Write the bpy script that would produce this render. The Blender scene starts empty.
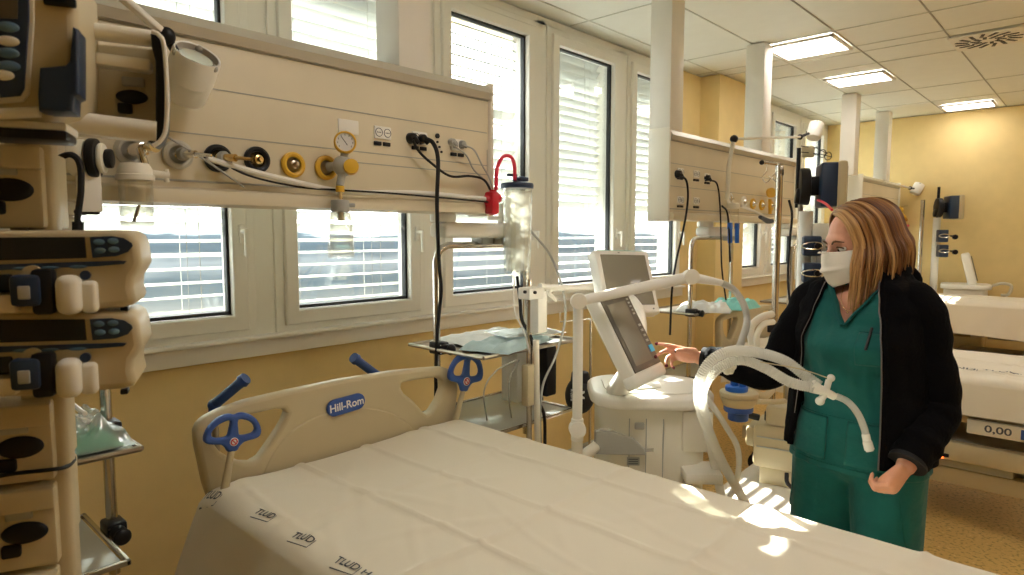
import bpy, bmesh, math, random
from mathutils import Vector, Matrix, Euler
V = Vector
SC = bpy.context.scene
COL = SC.collection
R = math.radians
PI = math.pi
random.seed(7)

# ---------------------------------------------------------------- camera
FPX, YAW, PITCH = 645.0, 42.8, 4.74
CAM = V((0, 0, 1.545))
cd = bpy.data.cameras.new('camera')
cam = bpy.data.objects.new('camera', cd)
COL.objects.link(cam)
cam.location = CAM
cam.rotation_euler = (R(90 - PITCH), 0, R(YAW))
cd.sensor_width = 36.0
cd.lens = FPX / 1024 * 36.0
cd.clip_start = 0.05
cd.clip_end = 500
cd.dof.use_dof = True
cd.dof.focus_distance = 2.3
cd.dof.aperture_fstop = 7.0
SC.camera = cam

# ---------------------------------------------------------------- render look
SC.view_settings.view_transform = 'Standard'
SC.view_settings.look = 'None'
SC.view_settings.exposure = 0.5
SC.view_settings.gamma = 1.0
SC.view_settings.use_curve_mapping = False
SC.cycles.use_denoising = True
SC.cycles.denoiser = 'OPENIMAGEDENOISE'
SC.cycles.use_adaptive_sampling = False
SC.cycles.max_bounces = 8
SC.cycles.diffuse_bounces = 5
SC.cycles.glossy_bounces = 3
SC.cycles.transmission_bounces = 6
SC.cycles.transparent_max_bounces = 16
SC.cycles.sample_clamp_indirect = 6.0
SC.cycles.caustics_reflective = False
SC.cycles.caustics_refractive = False

# ---------------------------------------------------------------- world: hazy bright sky over a distant town
SKY, GROUND, TOWN = 9.0, 0.95, 0.36
w = bpy.data.worlds.new('world')
SC.world = w
w.use_nodes = True
nt = w.node_tree
nt.nodes.clear()
def N(nt, t, **k):
    n = nt.nodes.new(t)
    for a, b in k.items():
        setattr(n, a, b)
    return n
out = N(nt, 'ShaderNodeOutputWorld')
bg = N(nt, 'ShaderNodeBackground')
tc = N(nt, 'ShaderNodeTexCoord')
sx = N(nt, 'ShaderNodeSeparateXYZ')
cr = N(nt, 'ShaderNodeValToRGB')
nt.links.new(tc.outputs['Generated'], sx.inputs[0])
mp = N(nt, 'ShaderNodeMapping')
mp.inputs['Scale'].default_value = (14, 14, 90)
nz = N(nt, 'ShaderNodeTexNoise')
nz.inputs['Scale'].default_value = 1.0
nt.links.new(tc.outputs['Generated'], mp.inputs[0])
nt.links.new(mp.outputs[0], nz.inputs['Vector'])
ma = N(nt, 'ShaderNodeMath', operation='MULTIPLY_ADD')
nt.links.new(nz.outputs[0], ma.inputs[0])
ma.inputs[1].default_value = 0.03
nt.links.new(sx.outputs[2], ma.inputs[2])
mr = N(nt, 'ShaderNodeMapRange')
mr.inputs['From Min'].default_value = -0.3
mr.inputs['From Max'].default_value = 0.3
nt.links.new(ma.outputs[0], mr.inputs[0])
nt.links.new(mr.outputs[0], cr.inputs[0])
def sc(c, k):
    return (c[0]*k, c[1]*k, c[2]*k, 1)
e = cr.color_ramp.elements
e[0].position = 0.0; e[0].color = sc((1, .93, .8), GROUND/8)
e[1].position = 1.0; e[1].color = sc((.98, .99, .98), SKY/8)
for p, c in ((.30, sc((1, .95, .85), GROUND/8)), (.36, sc((.75, .82, .8), TOWN/8*1.6)), (.41, sc((.55, .75, .85), TOWN/8)),
             (.46, sc((.85, .95, 1), TOWN/8*1.7)), (.49, sc((.5, .7, .85), TOWN/8)), (.522, sc((.6, .8, .95), TOWN/8*1.4)), (.54, sc((.98, .99, .98), SKY/8))):
    q = e.new(p); q.color = c
nt.links.new(cr.outputs[0], bg.inputs[0])
bg.inputs[1].default_value = 8.0
nt.links.new(bg.outputs[0], out.inputs[0])

# ---------------------------------------------------------------- sun through the blinds
sl = bpy.data.lights.new('sun', 'SUN')
sun = bpy.data.objects.new('sun', sl)
COL.objects.link(sun)
sl.energy = 42.0
sl.color = (1.0, .95, .86)
sl.angle = R(0.5)
SUNV = V((1.0, -0.45, -0.75)).normalized()
sun.rotation_euler = SUNV.to_track_quat('-Z', 'Y').to_euler()
LAMP = 8.5      # radiance of the ceiling panels

# ================================================================= helpers
CAMM = Matrix.Translation(CAM) @ Euler((R(90 - PITCH), 0, R(YAW))).to_matrix().to_4x4()
C3 = CAMM.to_3x3()
RT, UP, FW = C3 @ V((1, 0, 0)), C3 @ V((0, 1, 0)), C3 @ V((0, 0, -1))
def at(px, py, X=None, Y=None, Z=None, d=None):
    "the point of the place seen at a photo pixel, on a given plane"
    r = FW + RT*((px-512)/FPX) - UP*((py-287.5)/FPX)
    t = (X/r.x if X is not None else Y/r.y if Y is not None else (Z-CAM.z)/r.z if Z is not None else d)
    return CAM + r*t

def mat(name, col, rough=.5, metal=0.0, alpha=1.0, emit=None, es=1.0, bump=0.0, bs=60.0, var=0.0, vs=8.0, trans=0.0, ior=1.45, coat=0.0, sheen=0.0, sub=0.0, stretch=None):
    m = bpy.data.materials.new(name)
    m.use_nodes = True
    nt = m.node_tree
    b = nt.nodes['Principled BSDF']
    b.inputs['Base Color'].default_value = (*col, 1)
    b.inputs['Roughness'].default_value = rough
    b.inputs['Metallic'].default_value = metal
    b.inputs['IOR'].default_value = ior
    b.inputs['Alpha'].default_value = alpha
    b.inputs['Transmission Weight'].default_value = trans
    b.inputs['Coat Weight'].default_value = coat
    b.inputs['Sheen Weight'].default_value = sheen
    b.inputs['Subsurface Weight'].default_value = sub
    if sub: b.inputs['Subsurface Radius'].default_value = (.02, .008, .004)
    if emit:
        b.inputs['Emission Color'].default_value = (*emit, 1)
        b.inputs['Emission Strength'].default_value = es
    if bump or var:
        t = N(nt, 'ShaderNodeTexCoord'); mpn = N(nt, 'ShaderNodeMapping')
        nt.links.new(t.outputs['Object'], mpn.inputs[0])
        if stretch: mpn.inputs['Scale'].default_value = stretch
    if bump:
        n = N(nt, 'ShaderNodeTexNoise'); n.inputs['Scale'].default_value = bs; n.inputs['Detail'].default_value = 4
        bp = N(nt, 'ShaderNodeBump'); bp.inputs['Strength'].default_value = bump; bp.inputs['Distance'].default_value = .01
        nt.links.new(mpn.outputs[0], n.inputs['Vector']); nt.links.new(n.outputs[0], bp.inputs['Height']); nt.links.new(bp.outputs[0], b.inputs['Normal'])
    if var:
        n = N(nt, 'ShaderNodeTexNoise'); n.inputs['Scale'].default_value = vs; n.inputs['Detail'].default_value = 3
        rr = N(nt, 'ShaderNodeValToRGB')
        rr.color_ramp.elements[0].position = .3; rr.color_ramp.elements[1].position = .7
        rr.color_ramp.elements[0].color = (*[c*(1-var) for c in col], 1); rr.color_ramp.elements[1].color = (*[min(1, c*(1+var)) for c in col], 1)
        nt.links.new(mpn.outputs[0], n.inputs['Vector']); nt.links.new(n.outputs[0], rr.inputs[0]); nt.links.new(rr.outputs[0], b.inputs['Base Color'])
    return m

def glassy(name, tint=(1, 1, 1), gloss=.08, rough=.02, milky=0.0):
    "thin clear sheet: transparent with a fresnel reflection, and a little milky diffuse"
    m = bpy.data.materials.new(name); m.use_nodes = True
    nt = m.node_tree; nt.nodes.clear()
    o = N(nt, 'ShaderNodeOutputMaterial'); tr = N(nt, 'ShaderNodeBsdfTransparent'); gl = N(nt, 'ShaderNodeBsdfGlossy')
    df = N(nt, 'ShaderNodeBsdfDiffuse'); df.inputs[0].default_value = (.95, .94, .9, 1)
    tl = N(nt, 'ShaderNodeBsdfTranslucent'); tl.inputs[0].default_value = (.95, .94, .9, 1)
    tr.inputs[0].default_value = (*tint, 1); gl.inputs['Roughness'].default_value = rough
    lw = N(nt, 'ShaderNodeLayerWeight'); lw.inputs[0].default_value = .25
    mul = N(nt, 'ShaderNodeMath', operation='MULTIPLY_ADD'); mul.inputs[1].default_value = .5; mul.inputs[2].default_value = gloss*.4
    mx = N(nt, 'ShaderNodeMixShader'); mx2 = N(nt, 'ShaderNodeMixShader'); mx3 = N(nt, 'ShaderNodeMixShader')
    nt.links.new(lw.outputs['Facing'], mul.inputs[0]); nt.links.new(mul.outputs[0], mx.inputs[0])
    nt.links.new(tr.outputs[0], mx.inputs[1]); nt.links.new(gl.outputs[0], mx.inputs[2])
    nt.links.new(df.outputs[0], mx3.inputs[1]); nt.links.new(tl.outputs[0], mx3.inputs[2]); mx3.inputs[0].default_value = .5
    mx2.inputs[0].default_value = milky
    nt.links.new(mx.outputs[0], mx2.inputs[1]); nt.links.new(mx3.outputs[0], mx2.inputs[2])
    nt.links.new(mx2.outputs[0], o.inputs[0])
    return m

def crom(pts, n=8, closed=False):
    pts = [V(p) for p in pts]
    if n <= 1 or len(pts) < 3: return pts
    res = []
    L = len(pts)
    for i in range(L if closed else L-1):
        p0 = pts[i-1] if (i > 0 or closed) else pts[0]*2-pts[1]
        p1 = pts[i]; p2 = pts[(i+1) % L]
        p3 = pts[(i+2) % L] if (i+2 < L or closed) else p2*2-p1
        for k in range(n):
            t = k/n
            res.append(.5*((2*p1)+(p2-p0)*t+(2*p0-5*p1+4*p2-p3)*t*t+(3*p1-p0-3*p2+p3)*t**3))
    if not closed: res.append(pts[-1])
    return res

def frame(o, x, y=None, z=None):
    "4x4 from an origin, an x axis and a y (or z) axis"
    x = V(x).normalized()
    if z is not None:
        y = V(z).cross(x).normalized(); z = x.cross(y)
    else:
        z = x.cross(V(y)).normalized(); y = z.cross(x)
    M = Matrix((x, y, z)).transposed().to_4x4(); M.translation = V(o)
    return M

def root_of(o):
    while o.parent: o = o.parent
    return o
def tagit(o, label=None, cat=None, group=None, kind=None):
    if label: o['label'] = label
    if cat: o['category'] = cat
    if group: o['group'] = group
    if kind: o['kind'] = kind
    return o
def thing(name, label, cat, loc=(0, 0, 0), rz=0.0, group=None, M=None):
    o = bpy.data.objects.new(name, None)
    COL.objects.link(o)
    o.empty_display_size = .05
    if M is not None: o.matrix_basis = M
    else:
        o.location = loc; o.rotation_euler = (0, 0, rz)
    return tagit(o, label, cat, group)
def copy_tree(o, parent=None):
    c = o.copy(); COL.objects.link(c)
    if parent is not None: c.parent = parent
    for ch in list(o.children): copy_tree(ch, c)
    return c

class MB:
    def __init__(s):
        s.bm = bmesh.new(); s.mi = 0
    def add(s, bm2, M=None):
        me = bpy.data.meshes.new('t'); bm2.to_mesh(me); bm2.free()
        if M is not None: me.transform(M)
        for p in me.polygons: p.material_index = s.mi
        s.bm.from_mesh(me); bpy.data.meshes.remove(me)
        return s
    def addme(s, me, M=None):
        if M is not None: me.transform(M)
        for p in me.polygons: p.material_index = s.mi
        s.bm.from_mesh(me); bpy.data.meshes.remove(me)
        return s
    def box(s, c, d, bev=0.0, M=None, rz=0.0, rot=None, seg=2):
        b = bmesh.new(); bmesh.ops.create_cube(b, size=1)
        bmesh.ops.scale(b, vec=V(d), verts=b.verts)
        if bev: bmesh.ops.bevel(b, geom=b.edges[:], offset=min(bev, min(d)*.49), segments=seg, profile=.5, affect='EDGES')
        m = Matrix.Translation(V(c)) @ (rot.to_4x4() if rot is not None else Matrix.Rotation(rz, 4, 'Z'))
        return s.add(b, (M @ m) if M is not None else m)
    def span(s, a, b, bev=0.0, M=None):
        "box between two opposite corners"
        a, b = V(a), V(b)
        return s.box((a+b)/2, [abs(q) for q in (b-a)], bev, M)
    def tube(s, pts, r, seg=10, n=1, closed=False, M=None, caps=True, flat=1.0):
        P = crom(pts, n, closed)
        L = len(P)
        rs = r if isinstance(r, (list, tuple)) else None
        b = bmesh.new()
        T = []
        for i in range(L):
            if closed: t = P[(i+1) % L]-P[i-1]
            else: t = P[min(i+1, L-1)]-P[max(i-1, 0)]
            T.append(t.normalized() if t.length > 1e-9 else V((0, 0, 1)))
        a = T[0].orthogonal().normalized() if abs(T[0].z) > .9 else V((0, 0, 1)).cross(T[0]).normalized()
        rings = []
        for i in range(L):
            a = (a-T[i]*a.dot(T[i])).normalized()
            c = T[i].cross(a)
            if rs:
                f = i/(L-1)*(len(rs)-1); k = min(int(f), len(rs)-2) if len(rs) > 1 else 0
                rr = rs[k]+(rs[k+1]-rs[k])*(f-k) if len(rs) > 1 else rs[0]
            else: rr = r(i/(L-1)) if callable(r) else r
            rings.append([b.verts.new(P[i]+a*(rr*math.cos(2*PI*j/seg))+c*(rr*flat*math.sin(2*PI*j/seg))) for j in range(seg)])
        for i in range(L if closed else L-1):
            A, B = rings[i], rings[(i+1) % L]
            for j in range(seg): b.faces.new((A[j], A[(j+1) % seg], B[(j+1) % seg], B[j]))
        if caps and not closed:
            b.faces.new(rings[0][::-1]); b.faces.new(rings[-1])
        return s.add(b, M)
    def cyl(s, p0, p1, r0, r1=None, seg=24, M=None, bev=0.0):
        p0, p1 = V(p0), V(p1)
        r1 = r0 if r1 is None else r1
        b = bmesh.new()
        L = (p1-p0).length
        bmesh.ops.create_cone(b, cap_ends=True, segments=seg, radius1=r0, radius2=r1, depth=L)
        if bev:
            ed = [e for e in b.edges if abs(e.verts[0].co.z-e.verts[1].co.z) < 1e-6]
            bmesh.ops.bevel(b, geom=ed, offset=bev, segments=2, profile=.5, affect='EDGES')
        m = Matrix.Translation((p0+p1)/2) @ (p1-p0).to_track_quat('Z', 'Y').to_matrix().to_4x4()
        return s.add(b, (M @ m) if M is not None else m)
    def ball(s, c, r, M=None, seg=20, rot=None):
        b = bmesh.new(); bmesh.ops.create_uvsphere(b, u_segments=seg, v_segments=max(6, seg*2//3), radius=1)
        r = (r, r, r) if isinstance(r, (int, float)) else r
        m = Matrix.Translation(V(c)) @ (rot.to_4x4() if rot is not None else Matrix.Identity(4)) @ Matrix.Diagonal((*r, 1))
        return s.add(b, (M @ m) if M is not None else m)
    def cap(s, p0, p1, r0, r1=None, M=None, seg=16):
        "capsule with two radii"
        r1 = r0 if r1 is None else r1
        s.cyl(p0, p1, r0, r1, seg, M); s.ball(p0, r0, M, seg); s.ball(p1, r1, M, seg)
        return s
    def lathe(s, prof, o=(0, 0, 0), ax=(0, 0, 1), seg=28, M=None):
        b = bmesh.new()
        rings = []
        for (r, z) in prof:
            rings.append([b.verts.new((r*math.cos(2*PI*j/seg), r*math.sin(2*PI*j/seg), z)) for j in range(seg)] if r > 1e-6 else [b.verts.new((0, 0, z))])
        for A, B in zip(rings[:-1], rings[1:]):
            for j in range(seg):
                k = (j+1) % seg
                if len(A) == 1 and len(B) == 1: continue
                if len(A) == 1: b.faces.new((A[0], B[k], B[j]))
                elif len(B) == 1: b.faces.new((A[j], A[k], B[0]))
                else: b.faces.new((A[j], A[k], B[k], B[j]))
        m = Matrix.Translation(V(o)) @ V(ax).to_track_quat('Z', 'Y').to_matrix().to_4x4()
        bmesh.ops.recalc_face_normals(b, faces=b.faces[:])
        return s.add(b, (M @ m) if M is not None else m)
    def grid(s, fn, nu, nv, closed=False, M=None, keep=None):
        b = bmesh.new()
        vs = [[b.verts.new(fn(i/(nu if closed else nu-1), j/(nv-1))) for i in range(nu)] for j in range(nv)]
        for j in range(nv-1):
            for i in range(nu if closed else nu-1):
                k = (i+1) % nu
                if keep and not keep((i+.5)/nu, (j+.5)/nv, (vs[j][i].co+vs[j+1][k].co)/2): continue
                b.faces.new((vs[j][i], vs[j][k], vs[j+1][k], vs[j+1][i]))
        lone = [v for v in b.verts if not v.link_faces]
        bmesh.ops.delete(b, geom=lone, context='VERTS')
        return s.add(b, M)
    def plate(s, loops, thick, M=None, bev=0.0, smooth=0):
        "extruded outline with holes; loops of (x, y); z = -thick/2..thick/2"
        cu = bpy.data.curves.new('t', 'CURVE'); cu.dimensions = '2D'; cu.fill_mode = 'BOTH'
        cu.extrude = max(thick/2-bev, 1e-4); cu.bevel_depth = bev; cu.bevel_resolution = 2
        if bev: cu.offset = -bev
        for lp in loops:
            if smooth: lp = [(p.x, p.y) for p in crom([(a, b_, 0) for a, b_ in lp], smooth, True)]
            sp = cu.splines.new('POLY'); sp.points.add(len(lp)-1); sp.use_cyclic_u = True
            for q, p in zip(sp.points, lp): q.co = (p[0], p[1], 0, 1)
        return s._cur(cu, M)
    def text(s, t, size, M, ext=.0004, align='CENTER', w=None, bold=0.0):
        cu = bpy.data.curves.new('t', 'FONT'); cu.body = t; cu.size = size; cu.extrude = ext
        cu.align_x = align; cu.align_y = 'CENTER'; cu.offset = bold
        if w: M = M @ Matrix.Diagonal((w, 1, 1, 1))
        return s._cur(cu, M)
    def _cur(s, cu, M):
        o = bpy.data.objects.new('t', cu); COL.objects.link(o)
        dg = bpy.context.evaluated_depsgraph_get(); dg.update()
        me = bpy.data.meshes.new_from_object(o.evaluated_get(dg))
        bpy.data.objects.remove(o); bpy.data.curves.remove(cu)
        return s.addme(me, M)
    def build(s, name, m, parent=None, world=False, angle=38, label=None, cat=None, group=None, kind=None, flat=False, fix=True):
        if fix: bmesh.ops.recalc_face_normals(s.bm, faces=s.bm.faces[:])
        me = bpy.data.meshes.new(name); s.bm.to_mesh(me); s.bm.free()
        for q in (m if isinstance(m, (list, tuple)) else [m]): me.materials.append(q)
        if world and parent is not None: me.transform(root_of(parent).matrix_basis.inverted())
        if not flat:
            me.polygons.foreach_set('use_smooth', [True]*len(me.polygons))
            me.set_sharp_from_angle(angle=R(angle))
        o = bpy.data.objects.new(name, me); COL.objects.link(o)
        if parent is not None: o.parent = parent
        elif kind != 'structure':      # put the origin at the foot of a one-mesh thing
            lo = V([min(v.co[i] for v in me.vertices) for i in range(3)]); hi = V([max(v.co[i] for v in me.vertices) for i in range(3)])
            c = V(((lo.x+hi.x)/2, (lo.y+hi.y)/2, lo.z)); me.transform(Matrix.Translation(-c)); o.location = c
        return tagit(o, label, cat, group, kind)

# ================================================================= materials
M_ = {}
M_['yellow'] = mat('yellow paint', (.84, .655, .31), .75, bump=.05, bs=120, var=.03)
M_['white_paint'] = mat('white paint', (.86, .83, .76), .5, var=.02)
M_['window_white'] = mat('white window frame', (.88, .86, .80), .35)
M_['ceiling'] = mat('ceiling panel', (.86, .87, .82), .6, var=.015)
M_['seam'] = mat('ceiling seam', (.42, .41, .36), .7)
M_['seam_light'] = mat('pale ceiling seam', (.66, .66, .60), .7)
M_['gasket'] = mat('black gasket', (.02, .022, .025), .5)
M_['slat'] = mat('blind slat', (.50, .52, .50), .5)
M_['beam'] = mat('beam cream', (.74, .66, .49), .45, var=.02)
M_['beam_grey'] = mat('beam aluminium', (.55, .52, .44), .38, metal=.3)
M_['cream'] = mat('cream plastic', (.58, .49, .31), .4)
M_['cream_light'] = mat('light cream plastic', (.84, .80, .69), .38)
M_['white'] = mat('white plastic', (.88, .86, .80), .35)
M_['grey'] = mat('grey plastic', (.42, .42, .39), .45)
M_['black'] = mat('black plastic', (.012, .012, .014), .38)
M_['rubber'] = mat('black rubber', (.015, .015, .016), .6)
M_['navy'] = mat('navy plastic', (.02, .04, .085), .4)
M_['steel'] = mat('stainless steel', (.62, .58, .52), .22, metal=1)
M_['steel_dark'] = mat('worn steel', (.38, .33, .26), .3, metal=1)
M_['chrome'] = mat('chrome', (.8, .79, .76), .08, metal=1)
M_['brass'] = mat('brass', (.75, .55, .25), .25, metal=1)
M_['gold'] = mat('yellow enamel', (.80, .48, .05), .35)
M_['blue'] = mat('blue plastic', (.035, .10, .38), .38)
M_['dblue'] = mat('dark blue grip', (.02, .06, .22), .42)
M_['brightblue'] = mat('bright blue plastic', (.02, .13, .55), .35)
M_['red'] = mat('red plastic', (.55, .015, .03), .35)
M_['redhose'] = mat('red hose', (.8, .03, .07), .3)
M_['screen'] = mat('dark screen', (.015, .02, .024), .12)
M_['screen_grey'] = mat('grey screen', (.26, .24, .19), .15)
M_['bezel'] = mat('screen bezel', (.10, .085, .06), .3)
M_['bluekey'] = mat('pale blue key', (.10, .20, .32), .4)
M_['paper'] = mat('paper', (.85, .83, .78), .7)
M_['sheet'] = mat('bed sheet', (.82, .75, .61), .85, bump=.12, bs=500, sheen=.15)
M_['ink'] = mat('printed ink', (.10, .11, .13), .7)
M_['whiteink'] = mat('white print', (.85, .85, .85), .5)
M_['mattress'] = mat('mattress', (.10, .14, .22), .6)
M_['teal'] = mat('teal scrub cloth', (.0, .11, .10), .8, bump=.35, bs=35, var=.08, vs=20, sheen=.1)
M_['teal_band'] = mat('teal scrub hem', (.0, .095, .092), .8)
M_['teal_dark'] = mat('teal stitching', (.0, .10, .085), .8)
M_['jacket'] = mat('black fleece', (.0025, .0023, .003), .95, bump=.4, bs=90)
M_['zip'] = mat('grey zip', (.20, .18, .18), .35, metal=.6)
M_['skin'] = mat('skin', (.72, .36, .24), .5, sub=.12, var=.06, vs=30)
M_['lip'] = mat('nail varnish', (.10, .01, .02), .2)
M_['mask'] = mat('white mask cloth', (.84, .80, .72), .8, bump=.1, bs=200)
M_['eye'] = mat('eye white', (.8, .76, .72), .2)
M_['iris'] = mat('brown iris', (.06, .03, .015), .15)
M_['brow'] = mat('brown brow', (.10, .05, .025), .8)
M_['greenbag'] = mat('green cloth', (.12, .55, .40), .7, bump=.3, bs=40)
for k_ in ('jacket', 'rubber', 'black'): M_[k_].node_tree.nodes['Principled BSDF'].inputs['Specular IOR Level'].default_value = .15 if k_ == 'jacket' else .3
M_['floor'] = None
M_['glass'] = glassy('window glass', (.97, 1, .99), .1)
M_['clear'] = glassy('clear plastic', (.98, .98, .96), .15, .08, .05)
M_['film'] = glassy('plastic film', (.9, .94, .94), .35, .12, .28)
M_['hose'] = glassy('translucent hose', (.97, .96, .92), .3, .15, .68)
M_['frost'] = glassy('frosted glass', (.75, .88, .86), .35, .08, .45)
M_['liner'] = glassy('suction liner', (.98, .98, .95), .12, .2, .45)
M_['lamp'] = mat('lamp diffuser', (.9, .85, .8), .5, emit=(1, .92, .85), es=LAMP)
M_['led'] = mat('orange indicator', (.8, .1, .02), .4, emit=(1, .12, .02), es=4)
M_['cyan'] = mat('lit blue key', (.05, .35, .55), .4, emit=(.05, .4, .7), es=.12)

# speckled yellow vinyl floor
m = mat('speckled vinyl floor', (.70, .48, .17), .28)
nt = m.node_tree; b = nt.nodes['Principled BSDF']
t = N(nt, 'ShaderNodeTexCoord'); n1 = N(nt, 'ShaderNodeTexNoise'); n1.inputs['Scale'].default_value = 55; n1.inputs['Detail'].default_value = 2
rr = N(nt, 'ShaderNodeValToRGB'); rr.color_ramp.elements[0].position = .36; rr.color_ramp.elements[1].position = .46
rr.color_ramp.elements[0].color = (.42, .27, .08, 1); rr.color_ramp.elements[1].color = (.72, .48, .17, 1)
q = rr.color_ramp.elements.new(.66); q.color = (.72, .48, .17, 1); q = rr.color_ramp.elements.new(.72); q.color = (.85, .66, .32, 1)
nt.links.new(t.outputs['Object'], n1.inputs['Vector']); nt.links.new(n1.outputs[0], rr.inputs[0]); nt.links.new(rr.outputs[0], b.inputs['Base Color'])
M_['floor'] = m
# hair with strand colour by position across
m = mat('blond brown hair', (.42, .22, .08), .42)
nt = m.node_tree; b = nt.nodes['Principled BSDF']
t = N(nt, 'ShaderNodeAttribute'); t.attribute_name = 'tone'
rr = N(nt, 'ShaderNodeValToRGB'); rr.color_ramp.elements[0].color = (.07, .02, .006, 1); rr.color_ramp.elements[1].color = (.54, .31, .12, 1)
q = rr.color_ramp.elements.new(.45); q.color = (.25, .105, .03, 1)
nt.links.new(t.outputs['Fac'], rr.inputs[0]); nt.links.new(rr.outputs[0], b.inputs['Base Color'])
M_['hair'] = m
# ================================================================= THE SETTING
WX, CZ, YF, YN, XR = -2.6, 2.855, 8.46, -4.2, 4.2     # window wall, ceiling height, far wall, near wall, right wall
ZS, ZG0, ZG1 = 1.04, 1.222, 2.71                      # ledge foot, glass bottom, glass top
mb = MB(); mb.box(((WX+XR)/2-.2, (YF+YN)/2, -.05), (XR-WX+.8, YF-YN+.4, .1)); mb.build('floor', M_['floor'], kind='structure')
# ceiling of large metal panels with open joints
mb = MB(); mb.box(((WX+XR)/2-.2, (YF+YN)/2, CZ+.06), (XR-WX+.8, YF-YN+.4, .1))
for x in [-2.45, -1.91, -1.4, -.87, .33, 1.53, 2.73]:
    mb.mi = 1 if x in (-1.4, -.87) else 2
    mb.box((x, (YF+YN)/2, CZ+.0085), (.008, YF-YN, .006))
for y in [-3.4, -2.2, -1.0, .2, 1.4, 2.6, 3.35, 4.6, 5.07, 5.25, 5.66, 6.9, 7.66]:
    mb.mi = 2
    mb.box(((WX+XR)/2, y, CZ+.0085), (XR-WX, .008, .006))
mb.build('ceiling', [M_['ceiling'], M_['seam'], M_['seam_light']], kind='structure')
mb = MB(); mb.box(((WX+XR)/2, YF+.1, CZ/2), (XR-WX+.6, .2, CZ)); mb.build('wall_far', M_['yellow'], kind='structure')
mb = MB(); mb.box((XR+.1, (YF+YN)/2, CZ/2), (.2, YF-YN+.4, CZ)); mb.build('wall_right', M_['yellow'], kind='structure')
mb = MB(); mb.box(((WX+XR)/2, YN-.1, CZ/2), (XR-WX+.6, .2, CZ)); mb.build('wall_rear', M_['yellow'], kind='structure')
GW, PER = .612, .897
glass = [.522+PER*k for k in range(-5, 5)] + [5.82, 6.72, 7.62]
# yellow lower wall, white window band
mb = MB(); mb.box((WX-.1, (YF+YN)/2, ZS/2), (.2, YF-YN, ZS)); mb.box((WX-.1, (4.84+5.72)/2, (ZS+CZ)/2), (.2, .88, CZ-ZS))
mb.build('wall_left', M_['yellow'], kind='structure')
mb = MB()
for (ya, yb) in ((YN, 4.84), (5.72, YF)):
    mb.box((WX-.1+.006, (ya+yb)/2, (ZS+ZG0-.11)/2), (.2, yb-ya, ZG0-.11-ZS)); mb.box((WX-.1, (ya+yb)/2, (ZG1+.1+CZ)/2), (.2, yb-ya, CZ-ZG1-.1))
ed = [YN]
for g in glass: ed += [g-.1, g+GW+.1]
ed += [YF]
for i in range(0, len(ed), 2):
    ya, yb = ed[i], ed[i+1]
    if yb > 5.5 and ya < 5.0:
        for a2, b2 in ((ya, 4.84), (5.72, yb)):
            if b2-a2 > .005: mb.box((WX-.1, (a2+b2)/2, (ZG0+ZG1)/2), (.2, b2-a2, ZG1-ZG0+.24))
        continue
    if yb-ya > .01: mb.box((WX-.1, (ya+yb)/2, (ZG0+ZG1)/2), (.2, yb-ya, ZG1-ZG0+.24))
mb.build('trim_1', M_['window_white'], kind='structure')
# window ledge and its skirt
mb = MB()
for (ya, yb) in ((YN, 4.84), (5.72, YF)):
    mb.box((WX+.018, (ya+yb)/2, (ZS+1.125)/2), (.036, yb-ya, 1.125-ZS), .006)
    mb.box((WX+.03, (ya+yb)/2, 1.118), (.065, yb-ya, .016), .005)
mb.build('trim_2', M_['window_white'], kind='structure')
mb = MB(); mb.span((WX-.05, 5.14, 0), (WX+.17, 5.68, CZ)); mb.build('trim_3', M_['yellow'], kind='structure')
mb = MB(); mb.box((WX+.015, (YF+YN)/2, .05), (.03, YF-YN, .1)); mb.build('baseboard_left', M_['grey'], kind='structure')

# windows: outer frame, sash, gasket, pane, handle, and a blind outside each
def ring(mb, y0, y1, z0, z1, w, x0, x1, bev=.004):
    Mr = Matrix(((0, 0, 1, (x0+x1)/2), (1, 0, 0, 0), (0, 1, 0, 0), (0, 0, 0, 1)))
    mb.plate([[(y0, z0), (y1, z0), (y1, z1), (y0, z1)], [(y0+w, z0+w), (y1-w, z0+w), (y1-w, z1-w), (y0+w, z1-w)]], x1-x0, Mr, bev)
proto = {}
for i, g in enumerate(glass):
    y0, y1 = g, g+GW
    mb = MB(); ring(mb, y0-.1, y1+.1, ZG0-.112, ZG1+.1, .05, WX-.09, WX+.012)
    wn = mb.build('window_%d' % (i+1), M_['window_white'], kind='structure')
    mb = MB(); ring(mb, y0-.062, y1+.062, ZG0-.068, ZG1+.062, .062, WX-.08, WX+.032, .008); mb.build('sash', M_['window_white'], wn)
    mb = MB(); ring(mb, y0-.003, y1+.003, ZG0-.003, ZG1+.003, .014, WX-.034, WX-.004, .001); mb.build('gasket', M_['gasket'], wn)
    mb = MB(); mb.span((WX-.035, y0, ZG0), (WX-.029, y1, ZG1)); mb.build('pane', M_['glass'], wn)
    mb = MB(); zc = 1.545; yh = y1+.036
    mb.box((WX+.038, yh, zc), (.014, .026, .075), .005); mb.cyl((WX+.04, yh, zc+.01), (WX+.075, yh, zc+.01), .009)
    mb.box((WX+.078, yh, zc-.035), (.016, .02, .11), .007); mb.build('handle', M_['window_white'], wn)
    # portal helps daylight sampling only
    pl = bpy.data.lights.new('window_portal', 'AREA'); pl.shape = 'RECTANGLE'; pl.size = GW; pl.size_y = ZG1-ZG0; pl.cycles.is_portal = True
    po = bpy.data.objects.new('window_portal', pl); COL.objects.link(po); po.location = (WX-.02, (y0+y1)/2, (ZG0+ZG1)/2)
    po.rotation_euler = (R(90), 0, R(90)); po.rotation_euler = V((1, 0, 0)).to_track_quat('-Z', 'Z').to_euler()
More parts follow.
